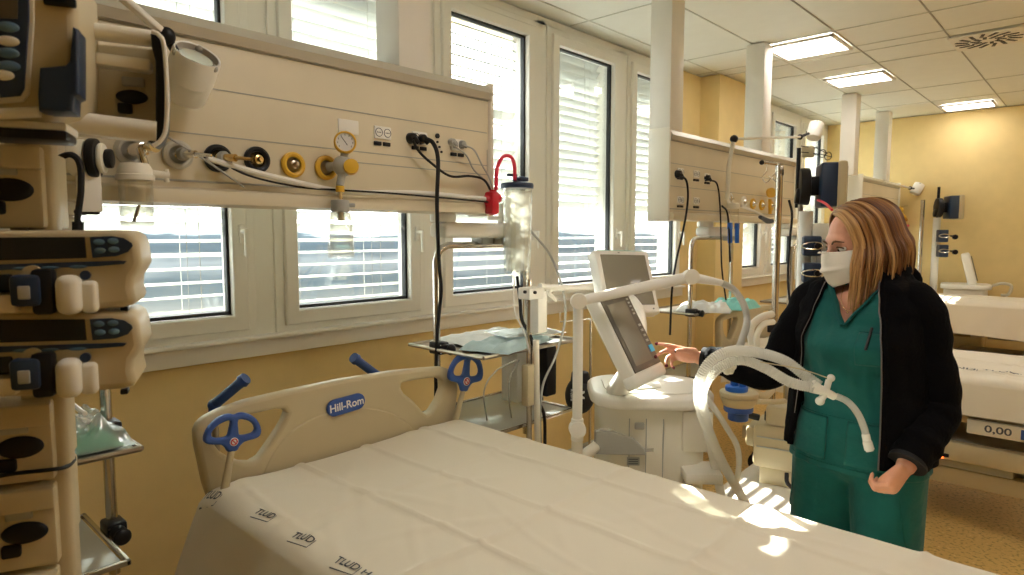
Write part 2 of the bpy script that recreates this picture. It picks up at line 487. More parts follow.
# blinds: slats nearly shut against the sun higher up, opening towards the bottom
PITCHB = .058
def blind(i, g, label):
    bl = thing('venetian_blind', label, 'window blind', (WX-.19, g+GW/2, ZG0-.03), 0, 'outside venetian blinds along the window wall')
    rs = random.Random(i*13+5)
    mb = MB()
    z = .035; k = 0
    H = ZG1-ZG0+.10
    while z < H:
        zw = z+ZG0-.03
        a = 47 if zw > 1.56 else 14+(zw-1.25)/.31*26
        if zw < 1.33: a = 8
        if i in (5, 6): a = 14 if zw < 1.52 else 36
        a += rs.uniform(-3, 3)
        if i == 7 and zw > 2.08 and (zw > 2.4 or rs.random() < .85): a = -30   # some slats hang open and let sun through
        if i in (8, 9) and zw < 1.72: a = -10
        if i == 12 and zw > 1.95: a = -18
        if i < 5: a = 68  # unseen blinds, shut to keep daylight off the left foreground
        A = R(a)
        hw = .033
        def fn(u, v, z=z, A=A):
            c = (u-.5)*2*hw
            return V((-c*math.cos(A)*-1, (v-.5)*(GW+.24), z+c*math.sin(A)+.004*(1-(2*u-1)**2)))
        mb.grid(fn, 5, 2)
        z += PITCHB; k += 1
    mb.build('slats', M_['slat'], bl, fix=False)
    mb = MB()
    for yy in (-.2, .2): mb.tube([(.036, yy, 0), (.036, yy, H)], .0012, 5); mb.tube([(-.036, yy, 0), (-.036, yy, H)], .0012, 5)
    mb.tube([(.05, .245, 0), (.05, .245, H)], .0016, 5)
    mb.build('cord', M_['grey'], bl)
    mb = MB(); mb.box((0, 0, .008), (.06, GW+.1, .016), .004); mb.build('bottom_rail', M_['slat'], bl)
    mb = MB(); mb.box((0, 0, H+.012), (.07, GW+.1, .02), .004); mb.build('head_box', M_['slat'], bl)
    return bl
names = {5: 'venetian blind of the first window, behind the infusion pump tower', 6: 'venetian blind of the window behind the clear humidifier bottle', 7: 'venetian blind of the tall window behind the suction canister',
         8: 'venetian blind of the tall window above the upper ventilator screen', 9: 'venetian blind of the last window before the yellow pier',
         10: 'venetian blind of the first window past the yellow pier', 11: 'venetian blind of the window behind the far swivel lamp', 12: 'venetian blind of the window nearest the far wall'}
for i, g in enumerate(glass):
    blind(i, g, names.get(i, 'unseen venetian blind, shut to dim the left foreground, of the %s window behind the pumps' % ('nearest', 'second', 'third', 'fourth', 'fifth')[(4-i) % 5]))

# ceiling panel lights
def clight(x0, x1, y0, y1, label):
    t = thing('ceiling_light', label, 'ceiling light', ((x0+x1)/2, (y0+y1)/2, CZ-.012), 0, 'recessed ceiling lights')
    a, b = (x1-x0)/2, (y1-y0)/2
    mb = MB()
    for s in (-1, 1):
        mb.box((s*a, 0, .006), (.024, 2*b+.024, .018), .003); mb.box((0, s*b, .006), (2*a+.024, .024, .018), .003)
    mb.build('frame', M_['white_paint'], t)
    mb = MB(); mb.box((0, 0, .005), (2*a-.02, 2*b-.02, .008)); mb.build('diffuser', M_['lamp'], t)
clight(-1.86, -1.42, 4.63, 5.05, 'square lit ceiling panel nearest the window columns')
clight(-1.86, -1.42, 5.92, 6.28, 'lit ceiling panel in the middle of the visible row')
clight(-1.36, -.93, 7.95, 8.27, 'small lit ceiling panel close to the far wall')
for (x, y, lb) in ((-.45, 1.15, 'added to brighten the foreground bed, over the top of the view'), (2.6, 3.3, 'over the open floor'), (.9, 3.3, 'over the foot of the beds'), (.9, 5.9, 'right of the white vent'), (2.6, 5.9, 'in the far right corner of the ward')):  # first panel is added, out of view, to brighten the bed sheet
    clight(x-.3, x+.3, y-.3, y+.3, 'lit ceiling panel '+lb)
# swirl air vent
vt = thing('air_vent', 'square white ceiling vent with a ring of black angled slots', 'air vent', (-.68, 5.45, CZ-.012))
mb = MB(); mb.box((0, 0, .006), (.40, .40, .012), .003); mb.build('plate', M_['white_paint'], vt)
mb = MB()
for ring_i, (ra, rb, nn) in enumerate(((.045, .10, 10), (.105, .19, 16))):
    for k in range(nn):
        a = 2*PI*k/nn+ring_i*.2
        rb2 = min(rb, .185/max(abs(math.cos(a)), abs(math.sin(a))) if ring_i else rb)
        m4 = Matrix.Rotation(a, 4, 'Z') @ Matrix.Translation(((ra+rb2)/2, .012, -.001)) @ Matrix.Rotation(.45, 4, 'Z')
        mb.box((0, 0, 0), (rb2-ra, .022, .004), .002, m4)
mb.build('slots', M_['black'], vt)

# ================================================================= SUPPLY BEAMS
BX = -1.8
def beam(y0, y1, cols, label, mirror, seams=True):
    t = thing('supply_beam', label, 'medical supply beam', (BX, y0, 0), 0, 'cream supply beams hung along the windows')
    L = y1-y0
    mb = MB(); mb.span((-.11, 0, 1.665), (0, L, 2.06), .006)
    mb.build('panel', M_['beam'], t)
    mb = MB()
    for z in (1.935, 1.81): mb.box((.0008, L/2, z), (.002, L-.02, .003))
    mb.box((.001, L/2, 1.685), (.004, L-.01, .005)); mb.box((.001, L/2, 2.058), (.004, L-.01, .006))
    mb.build('joint_line', M_['seam'], t)
    prof = [(-.125, 2.06), (.012, 2.06), (.02, 2.085), (.004, 2.112), (-.02, 2.12), (-.11, 2.12), (-.125, 2.10)]
    Mx = Matrix(((1, 0, 0, 0), (0, 0, 1, L/2), (0, 1, 0, 0), (0, 0, 0, 1)))
    mb = MB(); mb.plate([prof], L, Mx); mb.build('top_channel', M_['beam_grey'], t)
    prof = [(-.13, 1.668), (.004, 1.668), (.03, 1.66), (.034, 1.645), (.03, 1.625), (-.12, 1.622)]
    mb = MB(); mb.plate([prof], L, Mx); mb.build('lower_rail', M_['beam'], t)
    for s, yy in ((-1, -.009), (1, L+.009)):
        mb = MB(); mb.box((-.055, yy, 1.87), (.135, .018, .51), .006); mb.build('end_cap', M_['cream_light'], t)
        mb2 = MB()
    for cy in cols:
        mb = MB(); mb.box((-.075, cy-y0, (2.1+CZ)/2), (.13, .14, CZ-2.1-.001), .003); mb.build('support_column', M_['white_paint'], t)
    return t
def gas_outlet(par, y, z, ringm, knob='chrome'):
    "round wall gas outlet"
    o = (BX, y, z)
    mb = MB(); mb.lathe([(0, 0), (.036, 0), (.038, .004), (.037, .012), (.030, .016), (.024, .014), (.022, .004)], o, (1, 0, 0)); g = mb.build('gas_outlet', M_[ringm], par, True)
    mb = MB(); mb.lathe([(.0, .002), (.023, .002), (.022, .008), (.016, .012), (.013, .02), (.008, .022), (.006, .034), (0, .034)], o, (1, 0, 0)); mb.build('socket_core', M_[knob], g, True)
    return g
def socket(par, y, z, sw=True):
    mb = MB(); mb.box((BX+.003, y, z), (.008, .068, .042), .004)
    s = mb.build('power_socket', M_['white'], par, True)
    mb = MB()
    for dy in (-.017, .017):
        mb.tube([(BX+.0075, y+dy+.0135*math.cos(a), z+.0135*math.sin(a)) for a in [k*PI/9 for k in range(18)]], .0012, 4, closed=True)
        for q in (-.006, 0, .006): mb.box((BX+.0076, y+dy+q, z), (.002, .003, .003))
    mb.build('socket_hole', M_['ink'], s, True)
    if sw:
        for dy in (-.02, .016):
            mb = MB(); mb.box((BX+.003, y+dy, z-.036), (.008, .028, .013), .002); mb.build('switch', M_['black'], par, True)

b1 = beam(-.12, 1.81, (.42, 1.46), 'nearest cream supply beam, hung in front of the windows over the made bed', False)
b2 = beam(3.21, 5.12, (3.30, 4.57), 'middle cream supply beam with black plugs, behind the hose arm', True)
b3 = beam(6.93, 8.42, (6.75, 7.95), 'farthest cream supply beam, seen past the hair of the woman', True)
def on(px, py, X=BX): return at(px, py, X=X)
for px, py, r_, k in ((130, 151, 'beam_grey', 'chrome'), (177, 155, 'beam_grey', 'chrome'), (217, 158.5, 'black', 'brass'), (256, 160, 'black', 'brass'), (292, 165, 'gold', 'steel_dark'), (325, 168, 'gold', 'steel_dark')):
    p = on(px, py); gas_outlet(b1, p.y, p.z, r_, k)
for px, py in ((382, 133), (419, 138), (457, 145)):
    p = on(px, py); socket(b1, p.y, p.z)
mb = MB()
for px, py, r_ in ((437, 136, .009), (437, 142, .004), (439, 147, .004), (441, 152, .004)):
    p = on(px, py); mb.cyl((BX, p.y, p.z), (BX+.005, p.y, p.z), r_)
mb.build('data_port', M_['black'], b1, True)
p = on(348, 127); mb = MB(); mb.box((BX+.002, p.y, p.z), (.005, .075, .045), .002); mb.build('blank_plate', M_['white'], b1, True)
mb = MB()
for a, b_ in (((339, 120), (339, 152)), ((487, 150), (487, 172))):
    A, B = on(*a), on(*b_); mb.box((BX+.0005, A.y, (A.z+B.z)/2), (.0025, .0025, abs(A.z-B.z)))
A, B = on(339, 148), on(487, 170)
mb.box((BX+.0008, (A.y+1.8)/2, 1.775), (.002, 1.8-A.y, .003)); mb.build('joint_line', M_['seam'], b1, True)
for px, py in ((680, 172), (696, 174), (707, 177), (680, 200), (696, 201)):
    p = on(px, py); socket(b2, p.y, p.z)
for px, py, r_ in ((729, 199, 'white'), (743, 202, 'white'), (752, 204, 'gold'), (761, 205, 'gold'), (770, 206, 'gold')):
    p = on(px, py); gas_outlet(b2, p.y, min(p.z, 1.78), r_)
for y_ in (6.9, 7.05, 7.3, 7.5): socket(b3, y_, 1.85)
for y_, r_ in ((7.7, 'gold'), (7.85, 'gold'), (8.0, 'white')): gas_outlet(b3, y_, 1.74, r_)

# pivot arm boxes under the beams that carry the shelf frames
def pivot(y, label, yh=1, w=.34):
    t = thing('pivot_arm', label, 'pivot arm', (BX+.04, y, 1.56), 0, 'white pivot arms under the supply beams')
    mb = MB(); mb.cyl((0, 0, .03), (0, 0, .063), .05, bev=.004); mb.build('hub', M_['white'], t)
    mb = MB(); mb.box((0, yh*w*.42, 0), (.10, w, .06), .02, seg=3); mb.build('arm_box', M_['white'], t)
    mb = MB(); mb.box((0, yh*w*.8, -.045), (.07, .085, .03), .006); mb.build('clamp_block', M_['grey'], t)
    return t
# ================================================================= BEDS
def outline(pts, X): return [(p.y, p.z) for p in (at(a, b_, X=X) for a, b_ in pts)]
HX = -1.85
HB_OUT = outline([(201, 494), (197, 474), (193, 456), (192, 442), (195, 434), (202, 427), (218, 419), (243, 410), (284, 400), (336, 388.5), (389, 379.5), (420, 376), (438, 374.6), (446, 377), (451, 384), (453, 396), (451, 417), (450, 440), (330, 480), (210, 520)], HX)
HB_L = outline([(206, 442), (209, 434), (222, 430), (250, 423), (272, 418), (280, 418), (283, 422), (279, 432), (266, 452), (256, 466), (248, 471), (238, 471), (228, 468), (216, 461), (209, 452)], HX)
HB_R = outline([(397, 391), (405, 389), (420, 386.5), (433, 385), (438, 388), (438.5, 396), (434, 408), (427, 419), (422, 422), (417, 418), (408, 408), (399, 401), (396, 396)], HX)
def bed(Y0, Y1, zt, label, full=True, text=None):
    "hospital bed, head against the window wall, long axis across the room; zt = mattress top"
    t = thing('hospital_bed', label, 'hospital bed', (HX, (Y0+Y1)/2, 0), 0, 'beige hospital beds')
    W = Y1-Y0; yc = 0.0; L = 2.12
    dz = zt-.80
    # headboard from the traced outline, scaled to the bed's own width
    ys = [p[0] for p in HB_OUT]; a0, a1 = .68, 1.645
    def loc(lp): return [(-(((p[0]-a0)/(a1-a0))*(W+.03)-(W+.03)/2), p[1]+dz) for p in lp]
    Mx = Matrix(((0, 0, 1, 0), (-1, 0, 0, 0), (0, 1, 0, 0), (0, 0, 0, 1)))
    mb = MB(); mb.plate([loc(HB_OUT), loc(HB_L), loc(HB_R)], .045, Mx, .012)
    hb = mb.build('headboard', M_['cream'], t)
    mb = MB()
    arc = [(-.33, .62), (-.30, .76), (-.22, .86), (-.08, .925), (.08, .94), (.2, .91), (.28, .83), (.32, .72), (.33, .62)]
    mb.plate([[(x*W/.94, z+dz) for x, z in arc]], .05, Mx, .006, 4)
    mb.build('inset_panel', M_['cream'], hb)
    bp = Matrix.Translation((.028, -.01*W, 0)) @ Matrix(((0, 0, 1, 0), (1, 0, 0, 0), (0, 1, 0, 0), (0, 0, 0, 1)))
    if full:
        cpt = at(341, 403, X=HX); cy = cpt.y-(Y0+Y1)/2
        bp = Matrix.Translation((.030, cy, cpt.z)) @ Matrix(((0, 0, 1, 0), (1, 0, 0, 0), (0, 1, 0, 0), (0, 0, 0, 1))) @ Matrix.Rotation(.06, 4, 'Z')
        def stad(w_, h_, k=8):
            r_ = h_/2; o_ = []
            for i in range(k+1): a = -PI/2+PI*i/k; o_.append((w_/2-r_+r_*math.cos(a), r_*math.sin(a)))
            for i in range(k+1): a = PI/2+PI*i/k; o_.append((-w_/2+r_+r_*math.cos(a), r_*math.sin(a)))
            return o_
        mb = MB(); mb.plate([stad(.142, .054)], .012, bp, .002); bd = mb.build('badge', M_['blue'], hb)
        mb = MB(); mb.text('Hill-Rom', .036, bp @ Matrix.Translation((0, 0, .0068)), .0004, bold=.0006); mb.build('badge_text', M_['whiteink'], bd)
    # mattress, frame
    mb = MB(); mb.box((.05+L/2, 0, zt-.075), (L, W-.02, .15), .04, seg=4); mb.build('mattress', M_['mattress'], t)
    mb = MB()
    for s in (-1, 1): mb.box((.05+L/2, s*(W/2-.05), zt-.19), (L, .07, .08), .012)
    mb.box((.05+L/2, 0, zt-.17), (L-.05, W-.18, .03), .005)
    for x in (.3, .8, 1.3, 1.8): mb.box((x, 0, zt-.20), (.08, W-.12, .05), .006)
    mb.build('deck_frame', M_['cream'], t)
    zb = .26
    mb = MB()
    for s in (-1, 1): mb.box((.1+L/2, s*(W/2-.10), zb), (L-.1, .07, .09), .01)
    for x in (.22, 1.1, 2.0): mb.box((x, 0, zb), (.1, W-.2, .08), .01)
    for x in (.5, 1.7):
        for s in (-1, 1): mb.box((x, s*(W/2-.2), (zb+zt-.2)/2), (.07, .05, zt-.2-zb), .008, rot=None)
    mb.build('base_frame', M_['cream'], t)
    mb = MB(); mb.box((1.25, 0, zb+.1), (.9, W-.3, .16), .02); mb.box((1.25, -W/2+.07, zb+.115), (.62, .05, .13), .012); mb.build('actuator_cover', M_['grey'], t)
    if not full:
        mb = MB(); mb.box((1.45, -W/2+.03, .41), (.95, .06, .10), .012); mb.box((1.9, -W/2+.03, .33), (.4, .06, .13), .012)
        mb.build('side_cover', M_['cream'], t)
        mb = MB(); mb.cyl((1.26, -W/2+.002, .37), (1.26, -W/2-.004, .37), .006); mb.build('indicator_light', M_['led'], t, label='small glowing orange indicator')
        mb = MB(); mb.box((1.18, -W/2-.001, .385), (.22, .012, .018), .003); mb.box((1.02, -W/2-.001, .445), (.26, .012, .02), .003); mb.build('grip_slot', M_['black'], t)
        # control panel hanging from the deck
        mb = MB(); mb.box((1.53, -W/2-.005, zt-.235), (.34, .03, .075), .008); cp = mb.build('control_panel', M_['cream_light'], t)
        Mt = Matrix.Translation((1.49, -W/2-.0215, zt-.235)) @ Matrix.Rotation(R(90), 4, 'X')
        mb = MB(); mb.text('0,00', .05, Mt, .0005, w=1.3, bold=.0008); mb.build('panel_digits', M_['ink'], cp)
        mb = MB(); mb.box((1.62, -W/2-.021, zt-.235), (.08, .004, .05), .003); mb.build('key_field', M_['blue'], cp)
        mb = MB(); mb.box((.98, -W/2-.005, zt-.225), (.16, .03, .07), .006); cp = mb.build('control_panel', M_['cream'], t)
        mb = MB(); mb.box((.98, -W/2-.021, zt-.225), (.12, .004, .045), .002); mb.build('panel_face', M_['grey'], cp)
    # lowered side rails
    for s in (-1, 1):
        for x0, x1 in ((.16, .86), (1.0, 1.62)):
            if full or s == 1:
                mb = MB()
                mb.plate([[(x0, zt-.42), (x1, zt-.42), (x1, zt-.17), (x1-.06, zt-.12), (x0+.06, zt-.12), (x0, zt-.17)], [(x0+.09, zt-.27), (x1-.09, zt-.27), (x1-.12, zt-.19), (x0+.12, zt-.19)]], .03,
                         Matrix.Translation((0, s*(W/2+.02), 0)) @ Matrix(((1, 0, 0, 0), (0, 0, -1, 0), (0, 1, 0, 0), (0, 0, 0, 1))), .008)
                mb.build('side_rail', M_['cream'], t)
    mb = MB()
    mb.plate([[(-W/2, zt-.3), (W/2, zt-.3), (W/2, zt+.02), (W/2-.06, zt+.08), (-W/2+.06, zt+.08), (-W/2, zt+.02)], [(-W/2+.12, zt-.02), (W/2-.12, zt-.02), (W/2-.15, zt+.04), (-W/2+.15, zt+.04)]], .04, Matrix.Translation((L+.09, 0, 0)) @ Mx, .01)
    if full: mb.build('footboard', M_['cream'], t)
    for x in (.25, 1.98):
        for s in (-1, 1):
            mb = MB(); y = s*(W/2-.1)
            mb.cyl((x, y-.02, .065), (x, y+.02, .065), .065, bev=.01); mb.cyl((x, y, .08), (x, y, .22), .018); mb.box((x, y, .125), (.07, .06, .02), .008)
            mb.build('castor', M_['rubber'], t)
    return t
bd1 = bed(.70, 1.64, .83, 'made beige hospital bed in the foreground with a blue oval badge on its headboard')
# hand grips, line holders
def grip(p0, p1, foot, nm, label=None):
    mb = MB(); a, b_ = V(p0), V(p1); d = (b_-a).normalized()
    mb.tube([a, a+d*.01, a+d*.03, b_-d*.03, b_-d*.01, b_], [.013, .0165, .0155, .0155, .0165, .013], 16)
    mb.cyl(b_-d*.012, b_+d*.004, .02, .018); mb.ball(a, .018); mb.cyl(a, a-V((0, 0, .035)), .016)
    g = mb.build(nm, M_['dblue'], bd1, True)
    mb = MB(); mb.cyl(a, foot, .0095); mb.build('grip_post', M_['steel_dark'], g, True)
GX = -1.93
a = at(214, 405, X=GX); b_ = at(245, 379, X=GX+.08); grip(a, b_, (GX+.02, a.y, .60), 'push_handle')
a = at(378, 376, X=GX); b_ = at(354, 358, X=GX+.02); grip(a, b_, (GX+.02, a.y, .60), 'push_handle')
def wheel_handle(cx, cy, fx, fy, X, sx):
    "two-lobed blue handle on a beige stalk"
    c = at(cx, cy, X=X); f = at(fx, fy, X=X)
    k = (c-CAM).dot(FW)/FPX
    up = (c-f).normalized()
    Mh = frame(c, (0, 1, 0.0), z=V((1, 0, 0)))
    up2 = V((up.y, up.z))
    rot = Matrix.Rotation(-math.atan2(up2.x, up2.y)*.6, 4, 'Z')
    S = k*1.0
    out = [(-6, 18), (-15, 16), (-23, 10), (-28, 2), (-29, -6), (-24, -10), (-12, -12), (-7, -16), (-4, -20), (4, -20), (7, -16), (12, -12), (24, -10), (29, -6), (28, 2), (23, 10), (15, 16), (6, 18), (0, 16.5)]
    hl = [(-4, 11), (-12, 10), (-19, 6), (-22.5, 0), (-20, -4), (-12, -5), (-6, -4), (-4.5, 2)]
    hr = [(-x, y) for x, y in hl][::-1]
    g = lambda lp: [(x*S*sx, y*S) for x, y in lp]
    mb = MB(); mb.plate([g(out), g(hl), g(hr)], .02, Mh @ rot, .006, 3); h = mb.build('line_handle', M_['blue'], bd1, True)
    mb = MB(); mb.cyl(Mh @ rot @ V((0, -10*S, .008)), Mh @ rot @ V((0, -10*S, .0125)), 4.2*S); em = mb.build('round_label', M_['whiteink'], h, True)
    mb = MB(); mb.tube([Mh @ rot @ V((3.0*S*math.cos(q*PI/8), -10*S+3.0*S*math.sin(q*PI/8), .0128)) for q in range(16)], .6*S, 5, closed=True)
    mb.cyl(Mh @ rot @ V((-2*S, -8*S, .0128)), Mh @ rot @ V((2*S, -12*S, .0128)), .5*S, seg=6); mb.build('label_mark', M_['red'], em, True)
    mb = MB(); p = Mh @ rot @ V((0, -16*S, 0)); mb.tube([p, (p+f)/2, f, f+(f-p)*.6], [.009, .010, .012, .012], 12); mb.build('stalk', M_['cream'], h, True)
wheel_handle(233, 431, 225, 488, -1.76, .98)
wheel_handle(466, 371, 456, 418, -1.80, .80)

# ---- sheets
def sheet(X0, X1, Y0, Y1, zt, label, grp, drop_near, drop_far, foldsx, foldsy, seed, name='bed_sheet', puff=.006, flare=.03):
    rs = random.Random(seed)
    wr = [(rs.uniform(X0, X1), rs.uniform(Y0, Y1), rs.uniform(0, PI), rs.uniform(.0025, .006), rs.uniform(.008, .02), rs.uniform(.08, .3)) for _ in range(46)]
    r_ = .05
    W = Y1-Y0
    tot = drop_near+W+drop_far
    nu, nv = 200, 170
    from mathutils import noise
    def fn(u, v):
        x = X0+(X1-X0)*v
        s = u*tot
        # path over the mattress: near drop, top, far drop
        if s < drop_near:
            q = drop_near-s; f_ = q/drop_near; zz = zt-q*(1-.10*f_); y = Y0-.008-flare*f_*(1.0+.22*math.sin(x*11+seed)+.10*math.sin(x*27+q*5)); side = 1
            zz += .02*math.sin(x*3.1+seed)*f_
        elif s > drop_near+W:
            q = s-drop_near-W; zz = zt-q; y = Y1+.012+flare*(q/drop_far)*(1+.8*math.sin(x*8)+.4*math.sin(x*19)); side = -1
        else:
            y = Y0+(s-drop_near); zz = zt; side = 0; q = 0
        ed_ = min(max(y-Y0, 0), max(Y1-y, 0)) if side == 0 else 0
        if side == 0:
            h = 0
            for f in foldsx: h += .0075*math.exp(-((x-f-.01*math.sin(y*7))/.008)**2)
            for f in foldsy: h += .0075*math.exp(-((y-f-.008*math.sin(x*5))/.008)**2)
            for (cx, cy, an, am, wd, ln) in wr:
                dx, dy = x-cx, y-cy
                a_ = dx*math.cos(an)+dy*math.sin(an); b2 = -dx*math.sin(an)+dy*math.cos(an)+.25*a_*a_
                if abs(b2) < wd*3 and abs(a_) < ln*2.5: h += am*math.exp(-(b2/wd)**2-(a_/ln)**2)
            h += puff*noise.noise(V((x*2.3, y*2.3, seed)))+.0022*noise.noise(V((x*9, y*9, seed)))
            rd = 0 if ed_ > r_ else r_-math.sqrt(max(0, r_*r_-(r_-ed_)**2))
            zz = zt+.014+h*min(1, ed_/.05)-rd*.55
        else:
            zz -= r_*.55-.014
            y += side*-.004*math.sin(x*30+q*8)*min(1, q*6)
        xe = min(x-X0, X1-x)
        if xe < .05: zz -= (.05-xe)**2*6
        return V((x, y, zz))
    mb = MB(); mb.grid(fn, nu, nv)
    return mb.build(name, M_['sheet'], label=label, cat='bed sheet', group=grp, angle=80)
S1 = sheet(-1.815, .34, .69, 1.655, .83, 'pale beige sheet with fold lines and printed marks on the foreground bed', 'bed sheets', .42, .22, (-1.42, -1.02, -.62, -.25), (.98, 1.22, 1.47), 3, flare=.13)
# printed laundry marks along the sheet
def mark(px, py, S, z, size, rz, wd, txt='TLUD', box=True):
    c = at(px, py, Z=z); Mt = Matrix.Translation(c) @ Matrix.Rotation(R(rz), 4, 'Z')
    m_ = MB(); m_.text(txt, size, Mt, .0003, w=wd, bold=.0004)
    if box: m_.box((size*.07, -size*.72, 0), (size*2.5*wd, size*.07, .0006), 0, Mt); m_.box((size*1.35*wd, -size*.25, 0), (size*.07, size, .0006), 0, Mt)
    o_ = m_.build('printed_mark', M_['ink'], S); o_.data.transform(Matrix.Translation(-S.location))
    sw = o_.modifiers.new('on cloth', 'SHRINKWRAP'); sw.target = S; sw.wrap_method = 'PROJECT'; sw.use_project_z = True; sw.use_negative_direction = True; sw.use_positive_direction = True; sw.offset = .0022
for px, py in ((212, 488), (265, 511), (303, 534.5), (347, 561)): mark(px, py, S1, .853, .028, 8, 1.0)
mark(366, 570, S1, .853, .022, 8, 1.6, 'H', False)
bd2 = bed(3.98, 4.92, .80, 'beige hospital bed behind the woman, with a 0,00 control panel and orange light', False)
S2 = sheet(-1.80, .36, 3.97, 4.93, .80, 'cream sheet with printed marks draped over the bed behind the woman', 'bed sheets', .20, .2, (-1.3, -.8, -.35, .1), (4.2, 4.5), 9, puff=.012)
bd3 = bed(7.0, 7.90, .92, 'farthest beige hospital bed, its white top in the sun', False)
sheet(-1.80, .36, 6.99, 7.91, .92, 'sunlit white sheet hanging over the farthest bed', 'bed sheets', .30, .2, (-1.3, -.7, -.1), (7.4,), 5)
for px, py in ((1001, 368.5), (958, 366)): mark(px, py, S2, .83, .035, 4, 1.8)

# ================================================================= FRAMES AND TRAYS
def clampb(mb, c, s=1.0):
    c = V(c); mb.box(c, (.05*s, .045*s, .05*s), .006)
def uframe(y0, y1, ztop, trays, label, X=-1.95, trayx=(-2.10, -1.667), dirt=1):
    t = thing('shelf_frame', label, 'shelf frame', (X, (y0+y1)/2, 0), 0, 'steel shelf frames under the supply beams')
    h = (y1-y0)/2; rr_ = .06
    pts = [(0, -h, .62), (0, -h, ztop-rr_), (0, -h+.02, ztop-.02), (0, -h+rr_, ztop), (0, h-rr_, ztop), (0, h-.02, ztop-.02), (0, h, ztop-rr_), (0, h, .62)]
    P = [V(pts[0]), V(pts[1])]+crom(pts[1:4], 5)[1:]+crom(pts[4:7], 5)+[V(pts[7])]
    mb = MB(); mb.tube(P, .014, 14); mb.build('tube_frame', M_['steel'], t)
    mb = MB(); mb.box((0, 0, ztop+.022), (.07, .09, .04), .006); mb.build('mount', M_['grey'], t)
    for (z, kind, ya, yb) in trays:
        xa, xb = trayx[0]-X, trayx[1]-X
        ya, yb = ya-(y0+y1)/2, yb-(y0+y1)/2
        mb = MB()
        if kind == 'steel':
            mb.box(((xa+xb)/2, (ya+yb)/2, z-.004), (xb-xa, yb-ya, .006), .002)
            mb.tube([(xb, ya, z), (xb, yb, z)], .008, 8); mb.tube([(xa, ya, z), (xb, ya, z)], .008, 8); mb.tube([(xa, ya, z), (xa, yb, z)], .008, 8); mb.tube([(xa, yb, z), (xb, yb, z)], .008, 8)
            tr = mb.build('tray', M_['steel_dark'], t)
        else:
            mb.box(((xa+xb)/2, (ya+yb)/2, z-.002), (xb-xa-.02, yb-ya-.02, .005), .001); tr = mb.build('glass_tray', M_['frost'], t)
            mb = MB()
            for a_, b2 in (((xa, ya), (xb, ya)), ((xb, ya), (xb, yb)), ((xb, yb), (xa, yb)), ((xa, yb), (xa, ya))):
                A, B = V((*a_, z)), V((*b2, z)); c = (A+B)/2; d = B-A
                mb.box(c, (abs(d.x)+.012, abs(d.y)+.012, .014), .003)
            mb.build('tray_rim', M_['steel'], tr)
        for s in (-h, h):
            mb = MB(); mb.box((.012, s, z+.005), (.07, .05, .05), .008); mb.cyl((.0, s-dirt*.0, z+.005), (.075, s, z+.005), .02, bev=.004)
            mb.ball((.085, s, z+.005), (.012, .022, .022)); cl = mb.build('clamp', M_['black'], t)
            for q in (-.019, .009):
                for zz in (.02, -.012): mb = MB(); mb.cyl((.046, s+q, z+zz), (.049, s+q, z+zz), .003, seg=8); mb.build('screw', M_['chrome'], cl)
    return t
f1 = uframe(1.665, 2.20, 1.50, [(1.09, 'steel', 1.645, 2.22), (.79, 'glass', 1.66, 2.19)], 'steel shelf frame under the nearest beam, right of the headboard, with packets on its tray')
f0 = uframe(-.05, .505, 1.50, [(1.02, 'steel', -.10, .515), (.745, 'glass', -.10, .475)], 'steel shelf frame left of the bed headboard, mostly behind the pump tower', trayx=(-2.10, -1.72))
f2 = uframe(3.78, 4.37, 1.52, [(1.04, 'steel', 3.72, 4.42), (.60, 'glass', 3.72, 4.42)], 'steel shelf frame under the middle beam, past the ventilator', trayx=(-2.24, -1.885))
f3 = uframe(5.0, 5.5, 1.46, [(1.02, 'steel', 5.0, 5.6)], 'dark shelf frame at the end of the middle beam, beside the yellow pier', X=-1.75, trayx=(-1.98, -1.5))
f4 = uframe(7.0, 7.4, 1.52, [(1.0, 'steel', 6.98, 7.45)], 'shelf frame under the farthest beam, at the head of the farthest bed', X=-1.95, trayx=(-2.24, -1.90))
pivot(1.66, 'pivot arm carrying the shelf frame right of the headboard', 1, .42).location.x = -1.90
pivot(.42, 'pivot arm above the shelf frame left of the headboard', -1, .40).location.x = -1.90
pivot(3.82, 'pivot arm under the left end of the middle beam', 1, .46).location.x = -1.88
pivot(4.98, 'small pivot arm under the right end of the middle beam', 1, .3).location.x = -1.80
# steel side tube of frame 1 with joint near the canister
# packets and bags on the trays: crumpled film
def packet(name, c, dims, m, label, cat, grp, seed, rz=0.0, cr=.35, parts=None):
    from mathutils import noise
    mb = MB()
    def fn(u, v):
        a, b2 = (u-.5)*2, (v-.5)*2
        e_ = max(0, 1-max(abs(a), abs(b2))**6)
        h = (.55+cr*noise.noise(V((a*2.1, b2*2.1, seed)))+cr*.6*noise.noise(V((a*6, b2*6, seed+3))))*e_
        wob = 1+.06*noise.noise(V((a*3, b2*3, seed+9)))
        return V((a*dims[0]/2*wob, b2*dims[1]/2*wob, max(.002, dims[2]*h)))
    mb.grid(fn, 46, 40); mb.grid(lambda u, v: (lambda p: V((p.x, p.y, .0008)))(fn(u, v)), 46, 40)
    return mb.build(name, m, label=label, cat=cat, group=grp, angle=50) if parts is None else mb.build(name, m, parts, angle=50)
def place(o, c, rz=0.0, tilt=(0, 0)):
    o.location = V(c); o.rotation_euler = (tilt[0], tilt[1], rz); return o
fold = mat('pale blue wrap', (.52, .68, .72), .5, bump=.3, bs=30)
whitew = mat('white wrap', (.85, .86, .84), .45, bump=.3, bs=30)
o = packet('sterile_packet', 0, (.34, .44, .04), whitew, 'white paper packet lying at the back of the upper tray by the canister', 'packet', 'packets on the upper tray', 1); place(o, (-1.93, 1.97, 1.096), .1)
